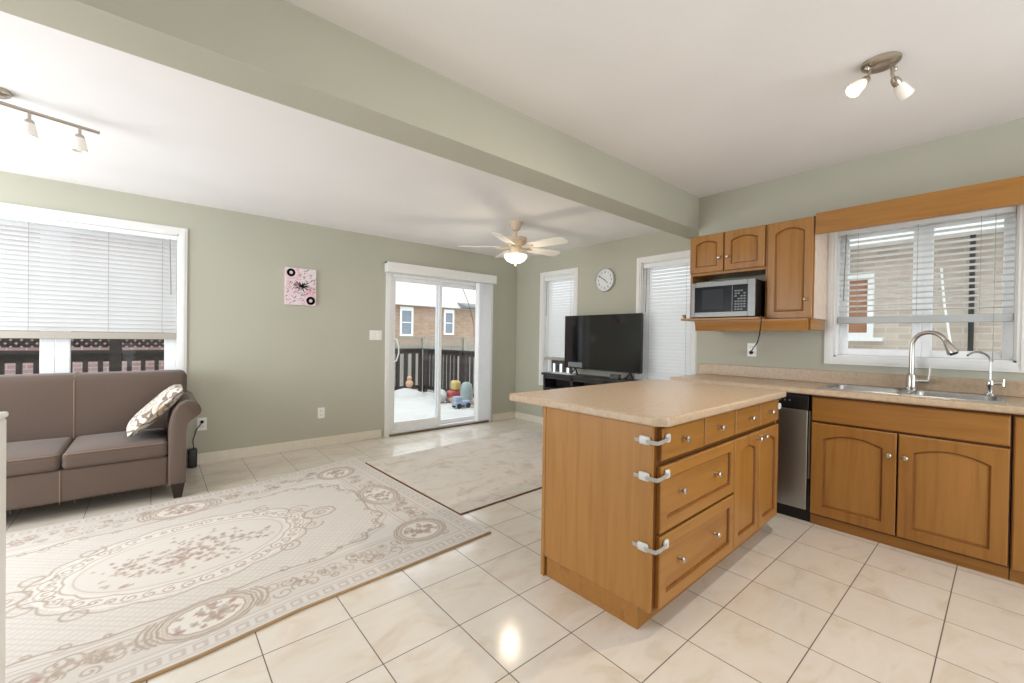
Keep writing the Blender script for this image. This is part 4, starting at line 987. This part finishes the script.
def dash(mb, u, v, L, w, a, d=0.0226):
    c, s = math.cos(a), math.sin(a); P = [(-L, -w*.4), (L*.3, -w), (L, 0), (L*.2, w), (-L, w*.4)]
    Q = [(u+p[0]*c-p[1]*s, v+p[0]*s+p[1]*c) for p in P]
    if all(PU0 < q[0] < PU1 and PV0 < q[1] < PV1 for q in Q): mb.loft([[mpA(*q, 0.0221) for q in Q], [mpA(*q, d) for q in Q]])
for k in range(90):
    u, v = rp.uniform(PU0+.01, PU1-.01), rp.uniform(PV0+.01, PV1-.01)
    if math.hypot(u-1.09, v-1.886) > 0.055 and math.hypot(u-1.285, v-1.6) > 0.06:
        dash(dk if k % 2 else pk, u, v, rp.uniform(.010, .024), rp.uniform(.0025, .0045), rp.choice((0.7, 0.9, -0.8, 0.5)))
for k in range(26):
    a = rp.uniform(0, 2*PI); q = rp.uniform(.02, .085); dash(dk, 1.195+q*math.cos(a)*0.75, 1.745+q*math.sin(a)*0.6, rp.uniform(.022, .046), rp.uniform(.003, .007), a+rp.uniform(-.3, .3), 0.0230)
for nm_, mb_, mt_ in (('dark_splatter', dk, plain('dark_plum_paint', (52, 38, 50), 0.6)), ('pink_splatter', pk, plain('pink_paint', (204, 130, 156), 0.6))): obj(nm_, mb_, mt_, cp)['kind'] = 'stuff'

# white post at the left margin
ps = thing('white_post', 'white painted post at the left picture edge, nearest the camera', 'post', (-0.28, 1.27, 0))
obj('shaft', MB().box(-0.365, -0.231, 1.20, 1.334, 0, 1.052), m_white, ps, bevel=0.006)
obj('cap', MB().box(-0.368, -0.229, 1.197, 1.337, 1.052, 1.064), m_white, ps, bevel=0.004)

# ------------------------------------------------------------------ outside
gd = struct('ground_outside', MB().box(-30, 40, YA+T, 60, -0.9, -0.8).box(XB+T, 40, -20, YA+T, -0.9, -0.8), plain('snowy_ground', (214, 214, 212), 0.9, var=0.06, scale=1.5))
dk_ = struct('deck_outside', MB().box(-3.5, 5.06, YA+T, 9.3, -0.22, -0.10).box(XB+T, 5.06, 2.3, YA+T, -0.22, -0.10).box(-3.4, -3.2, 5.2, 9.2, -0.8, -0.22).box(4.8, 5.0, 2.4, 9.2, -0.8, -0.22), m_snow)
def railing(label, p, q, zt, zb, n_post, pitch, group, lattice=0, bw=0.02):
    p, q = Vector(p), Vector(q); d = (q-p); L = d.length; d.normalize(); s = Vector((-d.y, d.x, 0)); rt = thing('deck_railing', label, 'railing', (p+q)/2+Vector((0, 0, -0.1)), group)
    def beam(name, a0, a1, w, z0, z1, off=0):
        c = [p+d*a0-s*w+s*off, p+d*a1-s*w+s*off, p+d*a1+s*w+s*off, p+d*a0+s*w+s*off]
        return obj(name, MB().loft([[v+Vector((0, 0, z0)) for v in c], [v+Vector((0, 0, z1)) for v in c]]), m_deckwood, rt)
    beam('top_rail', 0, L, 0.06, zt-0.035, zt); beam('upper_rail', 0, L, 0.022, zt-0.125, zt-0.035); beam('bottom_rail', 0, L, 0.022, zb, zb+0.085)
    posts = [L*k/(n_post-1) for k in range(n_post)]
    for a in posts: beam('post', max(0, a-0.05), min(L, a+0.05), 0.052, -0.1, zt+(0.5 if lattice else 0.0))
    a = pitch/2
    while a < L:
        if all(abs(a-b) > 0.08 for b in posts): beam('baluster', a-bw, a+bw, 0.02, zb+0.08, zt-0.1, -0.035)
        a += pitch
    if lattice:
        lm = MB(); k = -lattice
        z0, z1 = zt+0.03, zt+lattice
        for sg in (1, -1):
            a = -lattice
            while a < L+lattice:
                pts = []
                for t in (0, 1):
                    pts.append((a+sg*0.0 + (t*(z1-z0) if sg > 0 else (1-t)*(z1-z0)), z0+t*(z1-z0)))
                (a0, b0), (a1, b1) = pts
                if 0 <= min(a0, a1) and max(a0, a1) <= L:
                    o_ = s*(0.006*sg); w = 0.022
                    lm.loft([[p+d*(a0-w)+o_-s*.004+Vector((0, 0, b0)), p+d*(a0+w)+o_-s*.004+Vector((0, 0, b0)), p+d*(a0+w)+o_+s*.004+Vector((0, 0, b0)), p+d*(a0-w)+o_+s*.004+Vector((0, 0, b0))],
                             [p+d*(a1-w)+o_-s*.004+Vector((0, 0, b1)), p+d*(a1+w)+o_-s*.004+Vector((0, 0, b1)), p+d*(a1+w)+o_+s*.004+Vector((0, 0, b1)), p+d*(a1-w)+o_+s*.004+Vector((0, 0, b1))]])
                a += 0.072
        obj('lattice_panel', lm, m_deckwood, rt); beam('lattice_cap', 0, L, 0.03, z1, z1+0.04)
    return rt
railing('dark wooden deck railing with lattice screen outside the left window', (-2.4, 6.5, 0), (0.7, 6.5, 0), 1.03, 0.0, 4, 0.118, None, 0.62)
railing('dark wooden deck railing at the back of the deck beyond the patio door', (2.2, 9.18, 0), (4.92, 9.18, 0), 0.95, -0.02, 3, 0.20, None, 0, 0.045)
railing('dark wooden deck railing along the right side of the snowy deck', (4.99, 9.12, 0), (4.99, 2.6, 0), 0.95, -0.02, 5, 0.15, None, 0, 0.032)
# red-brick house beyond left window
rbh = tag(obj('brick_house', MB().box(-7, 2.6, 10.5, 14, -0.8, 3.6), brick('red_brick', 0, (146, 112, 108), (168, 142, 138), (176, 168, 164))), 'reddish brick house behind the lattice railing', 'house')
# fence and far house through the patio door
fe = thing('garden_fence', 'grey weathered wooden fence behind the deck', 'fence', (7, 12, -0.8))
m_fence = plain('weathered_fence', (142, 137, 126), 0.85, var=0.12, scale=14)
for k in range(5):
    x = 3.4+1.55*k
    obj('post', MB().box(x-0.05, x+0.05, 11.95, 12.05, -0.8, 1.24 if k % 2 else 1.2), m_fence, fe)
for k in range(4):
    x = 3.4+1.55*k; b = MB()
    for j in range(13): b.box(x+0.06+j*0.11, x+0.06+j*0.11+0.10, 12.0, 12.02, -0.75, 0.92)
    b.box(x+0.05, x+1.5, 11.98, 12.04, 0.92, 0.96); obj('board_panel', b, m_fence, fe)
    lt = MB()
    for j in range(18):
        a = x+0.06+j*0.082
        lt.loft([[Vector((a, 11.99, 0.96)), Vector((a+0.03, 11.99, 0.96)), Vector((a+0.03, 12.0, 0.96)), Vector((a, 12.0, 0.96))], [Vector((min(a+0.2, x+1.48), 11.99, 1.18)), Vector((min(a+0.23, x+1.5), 11.99, 1.18)), Vector((min(a+0.23, x+1.5), 12.0, 1.18)), Vector((min(a+0.2, x+1.48), 12.0, 1.18))]])
    lt.box(x+0.05, x+1.5, 11.97, 12.04, 1.18, 1.225); obj('lattice_top', lt, m_fence, fe)
hs = thing('brick_house', 'tan brick house with two windows beyond the deck fence', 'house', (10.5, 20, -0.8))
obj('wall', MB().box(5.0, 16.5, 18.0, 24, -0.8, 2.66), brick('tan_brick', 0, (158, 128, 104), (176, 150, 128), (170, 162, 150), 0.22, 0.08), hs)
rf = MB().prism([(17.6, 2.66), (21, 5.4), (24.4, 2.66)], lambda a, b, w: Vector((w, a, b)), 4.6, 16.9); obj('roof', rf, plain('snowy_roof', (190, 187, 178), 0.9, var=0.04), hs)
m_paneg = plain('dark_window_pane', (120, 130, 140), 0.1)
for (x0, x1, z0, z1) in ((8.62, 9.10, 1.34, 2.42), (10.93, 11.34, 1.43, 2.42)):
    f_ = MB(); t = 0.09
    for q in ((x0-t, x0, z0-t, z1+t*2), (x1, x1+t, z0-t, z1+t*2), (x0, x1, z1, z1+t*2), (x0, x1, z0-t, z0), (x0, x1, (z0+z1)/2-.02, (z0+z1)/2+.02)): f_.box(q[0], q[1], 17.95, 18.0, q[2], q[3])
    w_ = obj('window', f_, m_white, hs); obj('pane', MB().box(x0, x1, 17.98, 18.0, z0, z1), m_paneg, w_)
obj('porch_roof', MB().prism([(17.2, 2.70), (17.2, 2.78), (18.0, 2.98), (18.0, 2.70)], lambda a, b, w: Vector((w, a, b)), 11.6, 13.6), plain('grey_shingle', (120, 120, 120), 0.9), hs)
pl = tag(obj('utility_cable', MB().tube([(10.9, 16.5, 3.6), (11.25, 16.5, 2.9), (11.6, 16.5, 1.9), (11.7, 16.5, -0.8)], 0.015, 6), m_rubber), 'thin dark leaning pole in front of the tan brick house', 'pole')
# neighbour outside the sink window
nb = thing('brick_house', 'neighbouring brick house with white eave outside the kitchen window', 'house', (7.6, -0.2, -0.8))
obj('wall', MB().box(6.8, 12, -9, 1.72, -0.8, 2.62), brick('beige_brick', 1, (184, 168, 154), (206, 192, 178), (206, 199, 190)), nb)
obj('eave', MB().box(6.35, 6.8, -9, 1.85, 2.42, 2.50).box(6.3, 6.36, -9, 1.85, 2.38, 2.56), m_white, nb)
obj('roof', MB().prism([(6.1, 2.70), (10, 4.6), (12.4, 2.7)], lambda a, b, w: Vector((a, w, b)), -9, 1.9), plain('snowy_roof_side', (210, 210, 208), 0.9, var=0.04), nb)
f_ = MB()
for q in ((1.08, 1.14, 1.30, 2.12), (1.62, 1.68, 1.30, 2.12), (1.14, 1.62, 2.02, 2.12), (1.14, 1.62, 1.30, 1.36)): f_.box(6.76, 6.8, *q)
f_.box(6.70, 6.8, 0.98, 1.70, 1.255, 1.30)
wn_ = obj('window', f_, m_white, nb); obj('brown_shade', MB().box(6.785, 6.8, 1.14, 1.62, 1.36, 2.02), plain('brown_window_shade', (150, 104, 76), 0.6), wn_)
obj('drain_pipe', MB().tube([(6.74, 0.262, 2.6), (6.74, 0.262, -0.8)], 0.022, 8), m_rubber, nb)
obj('hose', MB().tube([(6.76, 0.50, 2.1), (6.74, 0.47, 1.7), (6.74, 0.42, 1.3), (6.74, 0.36, 0.9)], 0.012, 6), m_plate, nb)

# toys on the deck
def toy(name, label, parts, loc, cat='toy'):
    t = thing(name, label, cat, loc); L = Vector(loc)
    for pn, mb, mt in parts: obj(pn, mb, mt, t)
    return t
DZ = -0.0995
c_blue = plain('faded_blue_plastic', (150, 164, 184), 0.4); c_red = plain('red_plastic', (178, 84, 80), 0.4); c_yel = plain('yellow_plastic', (200, 172, 112), 0.4)
c_teal = plain('grey_green_plastic', (146, 158, 156), 0.5); c_or = plain('orange_plastic', (198, 158, 128), 0.5)
x, y = 4.42, 6.66
tr = toy('toy_truck', 'pale blue toy truck standing at the front of the deck toys', [('body', MB().rbox(x-0.17, x+0.17, y-0.08, y+0.08, DZ+0.05, DZ+0.13, 0.02, mid=2), c_blue), ('cab', MB().rbox(x-0.16, x-0.02, y-0.075, y+0.075, DZ+0.12, DZ+0.22, 0.025, mid=2), c_blue)], (x, y, DZ))
for a in (-0.10, 0.10):
    for b in (-0.09, 0.09): obj('wheel', MB().lathe([(0.045, -0.015), (0.05, 0), (0.045, 0.015)], (x+a, y+b, DZ+0.05), 16, (0, 1, 0)), m_rubber, tr)
x, y = 4.70, 7.33
toy('ride_on_toy', 'red and yellow ride-on toy by the right deck railing', [('seat', MB().rbox(x-0.16, x+0.16, y-0.1, y+0.1, DZ+0.10, DZ+0.24, 0.05, mid=2), c_red), ('backrest', MB().rbox(x-0.06, x+0.1, y-0.1, y+0.1, DZ+0.24, DZ+0.44, 0.05, mid=2), c_yel), ('wheels', MB().lathe([(0.06, -0.12), (0.065, 0), (0.06, 0.12)], (x-0.1, y, DZ+0.066), 16, (0, 1, 0)).lathe([(0.06, -0.12), (0.065, 0), (0.06, 0.12)], (x+0.1, y, DZ+0.066), 16, (0, 1, 0)), c_or)], (x, y, DZ))
x, y = 4.72, 6.93
toy('toy_bucket', 'upturned grey-green toy bucket beside the red ride-on toy', [('bucket', MB().lathe([(0.14, 0), (0.135, 0.02), (0.12, 0.3), (0.10, 0.40), (0.06, 0.44), (0.001, 0.45)], (x, y, DZ), 20), c_teal)], (x, y, DZ), 'bucket')
x, y = 4.72, 6.55
toy('toy_ball', 'orange and tan ball at the right end of the deck toys', [('ball', MB().ball((x, y, DZ+0.11), 0.11, 20), c_or)], (x, y, DZ), 'ball')
x, y = 4.40, 7.40
toy('toy_ball', 'pale grey ball left of the red ride-on toy', [('ball', MB().ball((x, y, DZ+0.14), 0.14, 20), plain('grey_ball', (190, 194, 196), 0.5))], (x, y, DZ), 'ball')
x, y = 4.32, 8.9
toy('snow_mound', 'small heap of white snow against the back deck railing', [('heap', MB().lathe([(0.42, 0), (0.36, 0.06), (0.22, 0.12), (0.08, 0.16), (0.001, 0.165)], (x, y-0.15, DZ), 20), m_snow)], (x, y, DZ), 'snow')
toy('toy_figure', 'small orange toy figure on the snow heap', [('torso', MB().ball((x+0.08, y-0.15, DZ+0.262), 0.085, 16, (1, 1, 1.1)), c_or), ('head', MB().ball((x+0.08, y-0.15, DZ+0.385), 0.055, 14), c_or)], (x+0.08, y-0.15, DZ+0.13))
